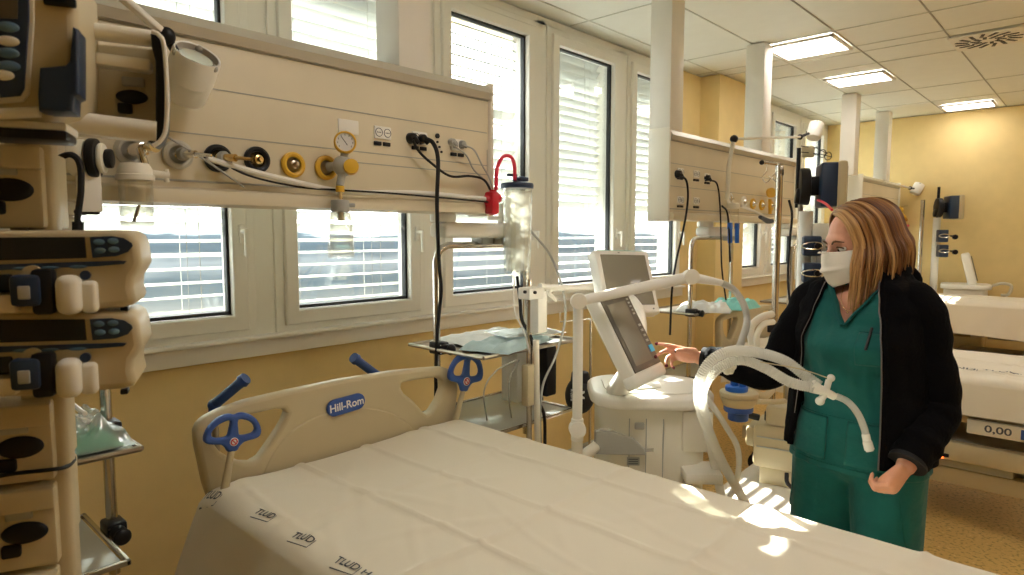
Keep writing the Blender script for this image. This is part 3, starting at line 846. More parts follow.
o = packet('sterile_packet', 0, (.22, .40, .055), fold, 'pale blue wrapped packet at the front of the upper tray by the canister', 'packet', 'packets on the upper tray', 4); place(o, (-1.78, 1.90, 1.096), .25)
o = packet('sterile_packet', 0, (.20, .28, .02), M_['film'], 'clear film packet hanging over the corner of the upper tray', 'packet', 'packets on the upper tray', 8); place(o, (-1.76, 1.98, 1.14), -.3)
o = packet('sterile_packet', 0, (.34, .34, .08), whitew, 'white packet on the tray of the frame past the ventilator', 'packet', 'packets on the middle tray', 12); place(o, (-1.95, 3.98, 1.046), .4)
o = packet('sterile_packet', 0, (.26, .30, .09), mat('aqua wrap', (.25, .65, .60), .6, bump=.3, bs=30), 'aqua wrapped packet on the tray of the frame past the ventilator', 'packet', 'packets on the middle tray', 15); place(o, (-1.86, 4.22, 1.046), 0)
# green cloth and tubing in a clear bag on the left tray
bgt = thing('tubing_bag', 'clear bag of green cloth and white tubing on the tray left of the bed', 'bag', (-1.87, .36, 1.028))
o = packet('green_cloth', 0, (.24, .26, .06), M_['greenbag'], None, None, None, 21, parts=bgt)
mb = MB()
rs = random.Random(4)
for k in range(5):
    a = rs.uniform(0, 6)
    mb.tube([V((rs.uniform(-.1, .1), rs.uniform(-.12, .12), rs.uniform(.045, .09))) for _ in range(5)], .006, 7, 6)
mb.build('tubing', M_['white'], bgt)
o = packet('film', 0, (.27, .30, .10), M_['film'], None, None, None, 33, cr=.6, parts=bgt)

# ================================================================= SUCTION CANISTER ON THE RAIL
c0 = at(517, 182, X=-1.80); cz0 = at(517, 275, X=-1.80).z
sc_ = thing('suction_canister', 'clear suction canister with a navy lid hung beside the end of the nearest beam', 'suction canister', (c0.x, c0.y, cz0))
hc = c0.z-cz0
mb = MB(); mb.lathe([(0, 0), (.045, 0), (.055, .012), (.062, hc*.9), (.064, hc*.94), (.060, hc*.94), (.053, .016), (0, .01)]); mb.build('jar', M_['clear'], sc_)
mb = MB()
from mathutils import noise as NO
mb.grid(lambda u, v: (lambda r_: V((r_*math.cos(u*2*PI), r_*math.sin(u*2*PI), .02+v*(hc*.9-.02))))(.046+.006*NO.noise(V((math.cos(u*2*PI)*2, math.sin(u*2*PI)*2, v*9)))+.004*v), 36, 40, True)
mb.build('liner_bag', M_['liner'], sc_)
mb = MB(); mb.lathe([(0, hc*.93), (.067, hc*.93), (.069, hc*.96), (.066, hc*.985), (.03, hc*1.0), (0, hc*1.0)])
mb.cyl((.0, -.012, hc), (.0, -.012, hc+.03), .01); mb.cyl((.0, .025, hc), (0, .025, hc+.024), .013); mb.box((0, -.03, hc+.026), (.014, .05, .01), .003); mb.box((.01, .02, hc+.012), (.03, .05, .018), .004)
mb.build('lid', M_['navy'], sc_)
mb = MB(); mb.tube([(0, .0, .02+.08*k) for k in range(2)], .05, 24) if False else None
lbl = MB(); lbl.grid(lambda u, v: V((.0625*math.cos(-1.9+u*1.0), .0625*math.sin(-1.9+u*1.0), .06+v*.22)), 14, 2); lbl.build('scale_print', M_['clear'], sc_)
mb = MB(); mb.box((-.075, 0, hc*.62), (.03, .05, .12), .005); mb.tube([(0-.07, 0, hc*.62), (-.11, -.06, hc*.62)], .01); mb.build('bracket', M_['white'], sc_)
# red vacuum regulator with hose loop
rg = thing('vacuum_regulator', 'red vacuum connector with a looping red hose at the end of the nearest beam', 'regulator', at(492, 214, X=-1.75))
mb = MB()
A = at(489, 203, X=-1.75); B = at(498, 198, X=-1.75)
mb.box(at(492, 203, X=-1.75), (.045, .04, .085), .008); mb.cyl(at(485, 200, X=-1.76), at(500, 198, X=-1.74), .018, bev=.004); mb.cyl(at(493, 215, X=-1.75), at(493, 190, X=-1.75), .014); mb.build('body', M_['red'], rg, True)
mb = MB(); mb.tube([at(496, 190, X=-1.75), at(497, 170, X=-1.75), at(502, 158, X=-1.76), at(509, 156, X=-1.77), at(514, 163, X=-1.78), at(515, 180, X=-1.79)], .0075, 10, 8); mb.build('hose', M_['redhose'], rg, True)

# ================================================================= ITEMS PLUGGED INTO BEAM 1
# suction regulator with jar
def bottle_regulator():
    t = thing('suction_regulator', 'white capped suction regulator with a small clear jar, first from the left on the beam', 'regulator', at(133, 222, X=-1.72))
    mb = MB(); p = on(130, 151); mb.cyl((BX+.03, p.y, p.z), (BX+.07, p.y+.01, p.z), .016); mb.cyl((BX+.07, p.y+.02, p.z+.004), (BX+.10, p.y+.025, p.z+.004), .014); mb.cyl((BX+.07, p.y, p.z), (BX+.075, p.y+.01, p.z-.05), .01); mb.build('valve', M_['chrome'], t, True)
    mb = MB(); a = at(135, 172, X=-1.72)
    mb.lathe([(0, .022), (.030, .02), (.037, .008), (.038, -.006), (.042, -.008), (.042, -.02), (0, -.022)], a, (0, 0, 1)); mb.cyl(a+V((0, .03, 0)), a+V((0, .075, -.004)), .009); mb.cyl(a+V((0, .07, -.02)), a+V((0, .07, .012)), .006); mb.build('cap', M_['cream_light'], t, True)
    mb = MB(); b2 = at(135, 226, X=-1.72); hh = a.z-.02-b2.z
    mb.lathe([(0, 0), (.033, 0), (.036, .004), (.037, hh), (.035, hh), (.034, .006), (0, .004)], (a.x, a.y, b2.z)); mb.build('jar', M_['clear'], t, True)
    mb = MB(); mb.tube([(a.x, a.y-.008, b2.z+.01), (a.x, a.y+.006, b2.z+.05)], .004, 8); mb.build('float', M_['steel_dark'], t, True)
bottle_regulator()
# flow meter with gauge and humidifier bottle
t = thing('oxygen_flowmeter', 'yellow gauge and knob with a clear humidifier bottle hanging from the beam', 'flowmeter', at(338, 258, X=-1.71))
g = at(345, 143, X=-1.72)
fd = V((.86, -.5, .08)).normalized()
mb = MB(); mb.lathe([(0, 0), (.030, 0), (.033, .004), (.034, .022), (.031, .027), (.028, .027), (.028, .022), (0, .022)], g-fd*.01, fd); gg = mb.build('gauge', M_['gold'], t, True)
mb = MB(); mb.lathe([(0, .0225), (.028, .0225), (0, .0226)], g-fd*.01, fd); gf = mb.build('dial', M_['whiteink'], gg, True)
mb = MB(); fr = frame(g+fd*.0135, V((.5, .86, 0)), z=fd); mb.box((0, .004, 0), (.002, .03, .001), 0, fr @ Matrix.Rotation(.6, 4, 'Z'))
for k in range(9):
    a = -2.2+k*.55; mb.box((.022*math.sin(a), .022*math.cos(a), 0), (.0015, .005, .001), 0, fr @ Matrix.Identity(4))
mb.build('needle', M_['ink'], gf, True)
b0 = at(343, 166, X=-1.73)
mb = MB(); mb.ball(b0, (.03, .032, .032)); mb.cyl(b0, g-V((0, 0, .02)), .012); mb.cyl((BX+.02, on(325, 168).y, b0.z), b0, .014); mb.cyl(b0, at(340, 186, X=-1.72), .012); mb.build('body', M_['grey'], t, True)
kd = at(351, 167, X=-1.70)
mb = MB(); mb.lathe([(0, -.02), (.022, -.02), (.024, .0), (.022, .018), (.010, .02), (0, .02)], kd, fd, 16); mb.build('knob', M_['gold'], t, True)
c = at(340, 186, X=-1.72)
mb = MB(); mb.cyl(c, c-V((0, 0, .018)), .013); mb.build('collar', M_['gold'], t, True)
mb = MB(); mb.cyl(c-V((0, 0, .018)), c-V((0, 0, .04)), .008); mb.cyl(c-V((0, 0, .065)), c-V((0, 0, .105)), .011); mb.build('stem', M_['chrome'], t, True)
ct = at(340, 200, X=-1.72); cb = at(337, 258, X=-1.72); c2 = at(339, 212, X=-1.72)
mb = MB(); mb.cyl(ct, (ct.x, ct.y, c2.z), .027, bev=.003); mb.cyl((ct.x, ct.y+.02, ct.z-.015), (ct.x+.01, ct.y+.045, ct.z-.015), .006); mb.build('bottle_cap', M_['grey'], t, True)
mb = MB(); hh = c2.z-cb.z; mb.lathe([(0, 0), (.036, 0), (.040, .006), (.039, hh*.5), (.034, hh*.8), (.027, hh), (.025, hh), (.032, hh*.8), (.037, hh*.5), (.037, .008), (0, .004)], (ct.x, ct.y, cb.z)); mb.build('bottle', M_['clear'], t, True)
# probe plug on outlets 2 and 3
for (px, py, mm, lab) in ((177, 155, 'chrome', 'chrome gas probe plugged into the second outlet from the left'), (217, 158.5, 'brass', 'brass tipped gas probe plugged into the black outlet nearest the probe hose')):
    p = on(px, py); t = thing('gas_probe', lab, 'gas probe', (BX+.03, p.y, p.z), 0, 'gas probes in the nearest beam')
    mb = MB(); mb.cyl((0, 0, 0), (.04, .02, -.002), .010); mb.cyl((.04, .02, -.002), (.075, .045, -.006), .006, .004); mb.build('tip', M_[mm], t)
    mb = MB(); mb.cyl((-.004, 0, 0), (.012, .006, 0), .017, bev=.003); mb.build('collar', M_['grey'], t)
# blood pressure style clamp at far left of the beam: white bracket with black wheel
t = thing('rail_clamp', 'white rail clamp with a black wheel and a hanging cable behind the pumps', 'rail clamp', at(90, 214, X=-1.70))
a = at(88, 158, X=-1.72)
mb = MB(); dv = V((.5, .85, 0)).normalized()
mb.cyl(a-dv*.035, a+dv*.0, .042, bev=.008); mb.build('housing', M_['cream_light'], t, True)
mb = MB(); mb.cyl(a+dv*.002, a+dv*.022, .045, bev=.005); mb.build('wheel', M_['black'], t, True)
mb = MB(); mb.cyl(a+dv*.022, a+dv*.035, .035, bev=.006); mb.build('cover', M_['cream_light'], t, True)
mb = MB(); mb.cyl(a+dv*.035, a+dv*.05, .022, bev=.004); mb.build('knob', M_['black'], t, True)
mb = MB(); p = at(89, 190, X=-1.72); mb.box(p, (.03, .045, .10), .004); mb.build('bracket', M_['white'], t, True)
mb = MB(); q = at(87, 212, X=-1.72); mb.cyl(p, q, .006); mb.box(q, (.02, .05, .012), .005); mb.build('thumb_screw', M_['black'], t, True)
mb = MB(); mb.tube([at(50, 170, X=-1.66), at(60, 158, X=-1.66), at(72, 155, X=-1.64), at(80, 165, X=-1.64), at(81, 190, X=-1.64), at(78, 215, X=-1.64), at(78, 227, X=-1.64)], .0065, 8, 8); mb.cyl(at(78, 222, X=-1.64), at(78, 240, X=-1.64), .011); mb.build('cable', M_['rubber'], t, True)

# ================================================================= CABLES AND PLUGS
def cable(pts, r, m, label, group='cables at the nearest beam', plugs=(), n=10, name='power_cable', cat='cable'):
    t = thing(name, label, cat, pts[-1], 0, group)
    mb = MB(); mb.tube(pts, r, 8, n); mb.build('cord', M_[m], t, True)
    for (p, s, mm) in plugs:
        mb = MB(); mb.cyl(V(p)-V((s*.9, 0, 0)), V(p)+V((s*.5, 0, 0)), s, s*.8, 16, bev=.003); mb.cyl(V(p)+V((s*.3, 0, 0)), V(p)+V((s*.8, s*.6, -s*.9)), s*.55, s*.35, 10); mb.build('plug', M_[mm], t, True)
    return t
X1 = -1.76
cable([at(413, 140, X=X1), at(418, 150, X=X1), at(430, 162, X=X1), at(450, 176, X=X1), at(470, 176, X=X1), at(484, 180, X=X1), at(492, 193, X=X1)], .0045, 'rubber', 'black cable from the left black plug across to the red connector', plugs=[(at(413, 138, X=-1.785), .02, 'black')])
cable([at(424, 138, X=X1), at(433, 143, X=X1), at(438, 160, X=-1.74), at(437, 200, X=-1.73), at(438, 240, X=-1.80), at(439.5, 270, X=-1.90), at(441, 292, X=-1.915), at(437.5, 330, X=-1.925), at(436, 370, X=-1.925), at(436, 420, X=-1.925)], .0075, 'rubber', 'thick black cable hanging down along the left steel pole', plugs=[(at(423, 139, X=-1.785), .019, 'black')])
cable([at(452, 145, X=X1), at(466, 155, X=X1), at(474, 170, X=X1), at(489, 185, X=X1), at(492, 200, X=-1.77)], .003, 'grey', 'thin grey cable from the left grey plug to the red connector', plugs=[(at(453, 142, X=-1.785), .015, 'grey')])
cable([at(463, 145, X=X1), at(474, 150, X=X1), at(482, 165, X=X1), at(490, 180, X=X1), at(495, 200, X=-1.77)], .003, 'grey', 'thin grey cable from the right grey plug to the red connector', plugs=[(at(463, 144, X=-1.785), .015, 'grey')])
XL = -1.755
cable([at(207, 158, X=XL), at(240, 168, X=XL), at(300, 183, X=XL), at(350, 192, X=XL), at(420, 193, X=XL), at(488, 199, X=XL)], .008, 'white', 'thick white hose lying along the lower edge of the nearest beam', name='gas_hose', cat='hose')
cable([at(218, 160, X=XL), at(250, 176, X=XL), at(300, 187, X=XL-.004), at(340, 190, X=XL+.012), at(400, 194, X=XL+.014), at(488, 202, X=XL+.01)], .003, 'rubber', 'thin black line sagging along the lower edge of the nearest beam')
cable([at(166, 136, X=XL), at(205, 160, X=XL+.02), at(244, 187, X=XL+.01)], .0028, 'grey', 'thin grey line crossing from the lamp down to the beam edge')
cable([at(530, 230, X=-1.8), at(550, 255, X=-1.74), at(563, 290, X=-1.66), at(565, 320, X=-1.61), at(556, 355, X=-1.60), at(543, 385, X=-1.60), at(540, 420, X=-1.60), at(541, 450, X=-1.61)], .005, 'grey', 'grey hose curving out from behind the canister and down', 'cables below the canister')
cable([at(517, 277, X=-1.82), at(520, 300, X=-1.76), at(522, 320, X=-1.70), at(530, 335, X=-1.63), at(537, 360, X=-1.61), at(536, 395, X=-1.61), at(544, 415, X=-1.62), at(545, 450, X=-1.62)], .007, 'rubber', 'thick black cable hanging from the canister down past the trays', 'cables below the canister')
cable([at(514, 277, X=-1.85), at(515, 310, X=-1.75), at(526, 338, X=-1.64), at(534, 380, X=-1.63), at(536, 440, X=-1.63)], .0033, 'white', 'thin white tube hanging beside the thick black cable', 'cables below the canister')
cable([at(516, 360, X=-1.65), at(495, 372, X=-1.65), at(484, 392, X=-1.66), at(487, 420, X=-1.8)], .003, 'grey', 'thin grey loop hanging under the upper tray, left strand', 'cables below the canister')
cable([at(519, 360, X=-1.65), at(510, 378, X=-1.65), at(509, 400, X=-1.70), at(513, 425, X=-1.8)], .003, 'grey', 'thin grey loop hanging under the upper tray, right strand', 'cables below the canister')
cable([at(400, 225, X=-1.75), at(400.5, 245, X=-1.75)], .002, 'grey', 'short grey cord end under the nearest beam') if False else None

# rail upright right of the canister with white clamp block
t = thing('equipment_upright', 'white upright with clamp blocks and a side bar under the suction canister', 'equipment stand', at(532, 470, X=-1.60))
mb = MB()
a, b2 = at(527, 235, X=-1.635), at(529, 470, X=-1.635); a.z = 1.6
mb.cyl((b2.x, b2.y, 0.03), (b2.x, b2.y, 1.37), .011); mb.cyl((b2.x, b2.y, 0), (b2.x, b2.y, .03), .075, bev=.006); mb.build('pole', M_['steel'], t, True)
mb = MB(); mb.cyl(at(536, 340, X=-1.60), at(538, 470, X=-1.60), .012)
mb.build('tube', M_['cream_light'], t, True)
mb = MB(); mb.box(at(531, 293, X=-1.61), (.06, .085, .045), .006); mb.box(at(538, 312, X=-1.61), (.05, .055, .16), .006); mb.build('clamp_block', M_['white'], t, True)
mb = MB()
for px, py in ((525, 292), (535, 292.5)): p = at(px, py, X=-1.575); mb = MB(); mb.cyl(p-V((.004, 0, 0)), p+V((.004, 0, 0)), .006); mb.build('screw', M_['black'], t, True)
mb = MB(); mb.tube([at(540, 286, X=-1.60), at(560, 288, X=-1.60), at(592, 287, X=-1.52)], .012, 10); mb.tube([at(556, 300, X=-1.60), at(549, 292, X=-1.60), at(560, 288, X=-1.60)], .008, 8, 4); mb.build('side_bar', M_['white'], t, True)
mb = MB(); mb.box(at(528, 385, X=-1.61), (.035, .04, .16), .006); mb.build('module', M_['cream'], t, True)
mb = MB(); mb.box(at(545, 370, X=-1.80), (.08, .07, .22), .01); mb.build('dark_pack', M_['black'], t, True)
t = thing('storage_box', 'white plastic box on the right end of the lower tray behind the ventilator arm', 'box', (-1.93, 2.10, .797))
mb = MB(); p = V((-1.93, 2.12, .93)); mb.box(p, (.10, .11, .26), .01); mb.build('body', M_['white'], t, True)
mb = MB(); mb.box(p+V((0, 0, .135)), (.11, .12, .018), .006); mb.build('lid', M_['film'], t, True)
# black round reservoir with a white M
t = thing('reservoir_bag', 'round black bag with a white letter M behind the ventilator arm', 'reservoir bag', at(580, 412, X=-1.72))
c = at(580, 395, X=-1.70)
mb = MB(); mb.ball(c, (.062, .075, .085)); mb.cyl(c+V((0, 0, .05)), c+V((0, 0, .105)), .045, .038, bev=.006); mb.build('bag', M_['rubber'], t, True)
dd = (CAM-c).normalized()
mb = MB(); mb.text('M', .05, frame(c+dd*.079, V((0, 0, -1)), z=dd) , .001, bold=.001); mb.text('R-2010', .018, frame(c+dd*.079-RT*.035, V((0, 0, -1)), z=dd), .001); mb.build('printed_letter', M_['whiteink'], t, True)
# ================================================================= EXAM LAMPS
def exam_lamp(p_base, p_elbow, p_head, hd, label, s=1.0, rise=None):
    "swivel lamp: arm to a black joint, short cylindrical white head; hd = direction the head opens to"
    t = thing('examination_lamp', label, 'lamp', p_base, 0, 'swivel examination lamps on the beams')
    mb = MB(); mb.box((V(p_base)+V(p_elbow))/2, (.028*s, (V(p_elbow)-V(p_base)).length, .018*s), .004, rot=(V(p_elbow)-V(p_base)).to_track_quat('Y', 'Z').to_matrix()); mb.build('arm', M_['white'], t, True)
    mb = MB(); mb.ball(p_elbow, .024*s); mb.cyl(p_elbow, V(p_elbow)+(V(p_head)-V(p_elbow))*.55, .012*s); mb.build('joint', M_['black'], t, True)
    hd = V(hd).normalized()
    mb = MB(); mb.lathe([(0, -.075*s), (.056*s, -.07*s), (.060*s, -.06*s), (.062*s, -.01*s), (.064*s, -.008*s), (.064*s, .0), (.063*s, .065*s), (.061*s, .072*s), (.056*s, .070*s), (.058*s, .05*s), (.03*s, .045*s), (0, .045*s)], p_head, hd, 36)
    sh = mb.build('lamp_shade', M_['white'], t, True)
    mb = MB(); mb.lathe([(0, .052*s), (.03*s, .052*s), (.045*s, .058*s), (.054*s, .05*s)], p_head, hd, 24); mb.build('reflector', M_['chrome'], sh, True)
    mb = MB()
    for k in range(3):
        a = k*2.1
        q = frame(p_head, V(hd).orthogonal(), z=hd) @ V((.057*s*math.cos(a), .057*s*math.sin(a), .062*s)); mb = MB(); mb.ball(q, .010*s); mb.build('clip', M_['grey'], sh, True)
    return t
hp = at(190, 76, X=-1.70)
exam_lamp(at(112, -12, X=-1.66), at(166, 36, X=-1.68), hp, UP*.70+RT*.52-FW*.46, 'white cylindrical swivel lamp with a tilted open top at the nearest beam', .88)
t2 = exam_lamp(at(734, 139, X=-1.70), at(800, 137, X=-1.70), at(815, 131, X=-1.68), UP*.45+RT*.15+FW*.1, 'small white swivel lamp on a long thin arm over the middle beam', .85)
mb = MB(); mb.tube([at(734, 139, X=-1.70), at(729, 165, X=-1.72), at(727, 200, X=-1.74)], .014); mb.build('riser', M_['cream_light'], t2, True)
mb = MB(); mb.ball(at(734, 139, X=-1.70), .024); mb.build('elbow', M_['black'], t2, True)
exam_lamp(at(885, 182, X=-1.72), at(910, 188, X=-1.65), at(917, 189, X=-1.62), (.3, .3, .8), 'distant white swivel lamp over the farthest beam', .85)

# ================================================================= PUMP TOWER (left foreground)
TW = R(66)
twr = Matrix.Translation((-1.125, .257, 0)) @ Matrix.Rotation(TW, 4, 'Z')
TWI = twr.inverted()
def tl(px, py, y=0.0):
    "tower-local x, z of a photo pixel on the tower plane y"
    o_ = TWI @ CAM; r_ = TWI.to_3x3() @ (FW+RT*((px-512)/FPX)-UP*((py-287.5)/FPX))
    q = o_+r_*((y-o_.y)/r_.y); return q.x, q.z
t = thing('equipment_rack', 'cream equipment rack with black sockets on a column at the left edge', 'equipment rack', M=twr)
# column
CXL = tl(50, 300, .075)[0]
mb = MB(); mb.box((CXL, .075, 1.0), (.036, .05, 1.50), .010, seg=3); mb.box((CXL-.03, .085, 1.0), (.022, .06, 1.50), .004); mb.build('column', M_['cream'], t)
mb = MB(); mb.box((CXL-.05, .10, .26), (.30, .26, .03), .01)
for a in range(5):
    an = a*2*PI/5+.3; mb.tube([(CXL-.05, .10, .14), (CXL-.05+.28*math.cos(an), .10+.20*math.sin(an), .10)], [.025, .016], 10)
mb.cyl((CXL-.05, .1, .10), (CXL-.05, .1, .26), .04); mb.build('base', M_['cream'], t)
for a in range(5):
    an = a*2*PI/5+.3; x, y = CXL-.05+.28*math.cos(an), .10+.20*math.sin(an)
    mb = MB(); mb.cyl((x, y-.012, .04), (x, y+.012, .04), .04, bev=.006); mb.cyl((x, y, .05), (x, y, .10), .01); mb.build('castor', M_['rubber'], t)
def rack_unit(p0, p1, x1=50, yoff=.03):
    y_ = yoff
    xb, z1 = tl(x1, p0, y_); z0 = tl(x1, p1, y_)[1]; xa = xb-.30
    mb = MB()
    mb.box(((xa+xb)/2, yoff+.08, (z0+z1)/2), (xb-xa, .16, z1-z0), .005)
    mb.box(((xa+xb)/2, yoff-.004, z1-.018), (xb-xa+.006, .02, .034), .005)
    u = mb.build('module_housing', M_['cream'], t)
    cx = xb-.040; cz = z0+(z1-z0)*.46
    mb = MB(); mb.ball((cx, yoff-.002, cz), (.030, .008, .017)); mb.box((cx-.018, yoff-.002, cz-.026), (.025, .012, .020), .004); mb.build('socket', M_['black'], u)
    mb = MB(); mb.box((cx-.006, yoff-.002, cz+.028), (.034, .006, .014), .002); pt = mb.build('port', M_['grey'], u)
    for q in (-.006, .006):
        pass
rack_unit(146, 228, 40); rack_unit(401, 480, 50); rack_unit(484, 565, 54); rack_unit(569, 650, 57)
def T3(px, py, y): x, z = tl(px, py, y); return V((x, y, z))
mb = MB(); mb.tube([T3(-60, 492, .018), T3(0, 476, .018), T3(48, 470, .022), T3(66, 467, .045), T3(74, 460, .09), T3(72, 455, .13)], .0032, 8, 6)
mb.build('strap', M_['rubber'], t)
def Msy(y): return Matrix(((1, 0, 0, 0), (0, 0, 1, y), (0, 1, 0, 0), (0, 0, 0, 1)))
def pump(oy, label):
    "horizontal infusion pump: display, key field, door with clips, round knob; oy = picture row of its top"
    Y_ = -.075
    ox, oz = tl(70, oy, Y_)
    p = thing('infusion_pump', label, 'infusion pump', M=twr @ Matrix.Translation((0, Y_, oz)), group='infusion pumps on the tower')
    def g(lp, y=Y_): return [(tl(a, oy+b_, y)[0], tl(a, oy+b_, y)[1]-oz) for a, b_ in lp]
    def q3(a, b_, y=0.0): x, z = tl(a, oy+b_, Y_+y); return V((x, y, z-oz))
    mb = MB(); mb.plate([g([(-90, 0), (118, -1), (128, 0), (135, 4), (139, 12), (141, 26), (142, 33), (138, 41), (134, 47), (133, 57), (136, 68), (133, 74), (122, 77), (80, 80), (-90, 92)])], .13, Msy(.065), .010); mb.build('housing', M_['cream'], p)
    mb = MB(); mb.plate([g([(-88, 7), (85, 6), (87, 27), (-88, 32)])], .004, Msy(-.001)); mb.build('display', M_['screen'], p)
    mb = MB(); mb.plate([g([(90, 6), (112, 5), (124, 7), (132, 12), (133, 15), (128, 21), (117, 25), (93, 27)])], .005, Msy(-.001)); kf = mb.build('key_field', M_['navy'], p)
    for a_, b_ in ((99, 11), (113, 10), (100, 19.5), (114, 18.5)):
        mb = MB(); mb.ball(q3(a_, b_, -.003), (.0072, .002, .0045)); mb.build('key', M_['bluekey'], kf)
    mb = MB(); mb.plate([g([(-88, 36), (120, 29.5), (127, 30), (124, 33), (100, 35), (-88, 43)])], .004, Msy(-.001)); sb = mb.build('key_strip', M_['navy'], p)
    for a_ in (22, 50, 78): mb = MB(); mb.ball(q3(a_, 37.5-.06*(a_-22)*.5, -.0025), (.011, .0015, .0024)); mb.build('key', M_['bluekey'], sb)
    c = q3(70, 63)
    mb = MB(); mb.box(c+V((.002, -.012, 0)), (.030, .034, .054), .012, seg=4); mb.box(c+V((.024, -.004, -.004)), (.02, .022, .044), .006, seg=3); mb.build('clamp_knob', M_['cream_light'], p)
    c = q3(46, 60); mb = MB(); mb.box(c+V((0, -.006, 0)), (.026, .03, .062), .006); mb.build('door_gap', M_['black'], p)
    c = q3(30, 60); mb = MB(); mb.box(c+V((0, -.014, .002)), (.034, .026, .042), .006); lt = mb.build('door_latch', M_['navy'], p)
    mb = MB(); mb.box(c+V((0, -.028, 0)), (.014, .004, .018), .003); mb.build('latch_tab', M_['grey'], lt)
    c = q3(34, 43); mb = MB(); mb.cyl(c+V((0, -.012, 0)), c+V((0, .01, 0)), .012); mb.build('latch_pivot', M_['cream'], p)
    c = q3(86, 44); mb = MB(); mb.cyl(c+V((0, -.006, 0)), c+V((0, .01, 0)), .0065); mb.build('release_button', M_['navy'], p)
    c = q3(-6, 66); mb = MB(); mb.box(c+V((0, -.010, -.008)), (.06, .03, .026), .006); mb.build('drip_holder', M_['cream'], p)
    c = q3(4, 52); mb = MB(); mb.box(c+V((0, -.004, 0)), (.022, .008, .024), .003); mb.build('window', M_['screen'], p)
    mb = MB(); mb.box(q3(125, 77.5, .03), (.010, .02, .008), .002); mb.build('foot', M_['black'], p)
    return p
pump(231, 'upper of the two cream infusion pumps with oval blue keys on the tower')
pump(313, 'lower of the two cream infusion pumps, right above the black socket modules')
SY = -.12
ox, oz = tl(0, 120, SY)
sp = thing('syringe_pump', 'large cream syringe pump with a navy key panel in the top left corner', 'syringe pump', M=twr @ Matrix.Translation((0, SY, oz)))
def s2(lp, y=SY, z0=None): return [(tl(a, b_, y)[0], tl(a, b_, y)[1]-(oz if z0 is None else z0)) for a, b_ in lp]
def s3(a, b_, y=0.0): x, z = tl(a, b_, SY+y); return V((x, y, z-oz))
mb = MB(); mb.plate([s2([(-90, 130), (0, 120), (40, 117), (66, 110), (76, 98), (79, 60), (77, 0), (76, -30), (-90, -30)])], .15, Msy(.075), .012); mb.build('housing', M_['cream'], sp)
mb = MB(); mb.plate([s2([(-60, 105), (0, 104), (24, 102), (30, 94), (35, 20), (34, -28), (-60, -28)])], .006, Msy(-.002), .001); kp = mb.build('raised_bezel', M_['cream_light'], sp)
mb = MB(); mb.plate([s2([(-58, 101), (0, 99), (22, 97), (26, 90), (31, 20), (30, -26), (-58, -26)])], .006, Msy(-.006), .001); mb.build('key_panel', M_['navy'], kp)
mb = MB(); mb.plate([s2([(-55, 20), (20, 21), (21, -22), (-55, -22)])], .002, Msy(-.0095)); mb.build('display', M_['bezel'], sp)
for (a, b_, mm) in ((8, 27, 'bluekey'), (8, 41, 'cream_light'), (8, 53, 'bluekey'), (9, 66, 'bluekey'), (3, 75, 'cream_light')):
    mb = MB(); mb.ball(s3(a, b_, -.009), (.012, .003, .0065)); mb.build('key', M_[mm], sp)
mb = MB(); mb.box(s3(60, 2, -.002), (.036, .008, .012), .003); mb.build('window', M_['screen'], sp)
mb = MB(); mb.plate([s2([(77, 32), (83, 35), (83, 98), (78, 100), (77, 115), (44, 114), (43, 98), (45, 72), (70, 70), (74, 66)])], .05, Msy(-.002), .004); mb.build('side_grip', M_['navy'], sp)
mb = MB(); mb.tube([s3(-60, 118, -.005), s3(0, 114, -.005), s3(40, 112, -.005)], .007, 10); mb.box(s3(10, 128, .04), (.14, .07, .012), .004); mb.build('lower_edge', M_['cream_light'], sp)
mb = MB(); mb.box(s3(18, 136, .03), (.12, .06, .014), .005); mb.build('clamp', M_['black'], sp)
# carrier with curved black bracket
CY = -.02
cr_ = thing('pump_carrier', 'cream carrier bars with a curved black bracket beside the syringe pump', 'pump carrier', M=twr)
def c3(a, b_, y=CY): return V((tl(a, b_, y)[0], y, tl(a, b_, y)[1]))
mb = MB(); mb.plate([[tuple(tl(a, b_, .04)) for a, b_ in ((55, 40), (156, 48), (158, 136), (55, 128))]], .09, Msy(.085), .004); cb = mb.build('rear_housing', M_['cream'], cr_)
mb = MB(); mb.tube([c3(60, 27, 0), c3(153, 39, 0)], .0125, 16); mb.build('top_bar', M_['cream_light'], cr_)
mb = MB(); mb.box((c3(70, 57, .01)+c3(152, 67, .01))/2, ((c3(152, 67, .01)-c3(70, 57, .01)).length, .03, .018), .004, rot=Euler((0, .04, 0)).to_matrix()); mb.build('middle_bar', M_['cream_light'], cr_)
mb = MB(); mb.tube([c3(62, 121, -.02), c3(157, 132, -.02)], .0155, 18); mb.build('lower_bar', M_['cream_light'], cr_)
mb = MB(); mb.plate([[tuple(tl(a, b_, -.03)) for a, b_ in [(150, 32), (158, 34), (163, 44), (166, 90), (165, 128), (160, 139), (154, 144), (147, 141), (155, 130), (155, 60), (151, 45)]]], .07, Msy(.01), .003); br = mb.build('bracket', M_['black'], cr_)
mb = MB(); mb.tube([c3(152, 31, -.03), c3(159, 35, -.03), c3(164, 46, -.03), c3(167, 90, -.03), c3(166, 127, -.03), c3(161, 140, -.03), c3(153, 146, -.03)], .0032, 8, 6); mb.build('bracket_edge', M_['white'], br)
c = c3(132, 97, .035)
mb = MB(); mb.ball(c, (.022, .008, .011)); mb.box(c+V((-.010, 0, -.018)), (.020, .012, .016), .003); mb.build('socket', M_['black'], cb)
mb = MB(); mb.box(c3(133, 82, .036), (.030, .008, .014), .002); mb.build('port', M_['grey'], cb)

# ================================================================= VENTILATOR
vc = at(648, 386, Z=.97)
VX, VY = vc.x, vc.y+.0
vt = thing('ventilator', 'white ventilator cart with a rounded top in front of the nurse', 'ventilator', (VX, VY, 0), R(40))
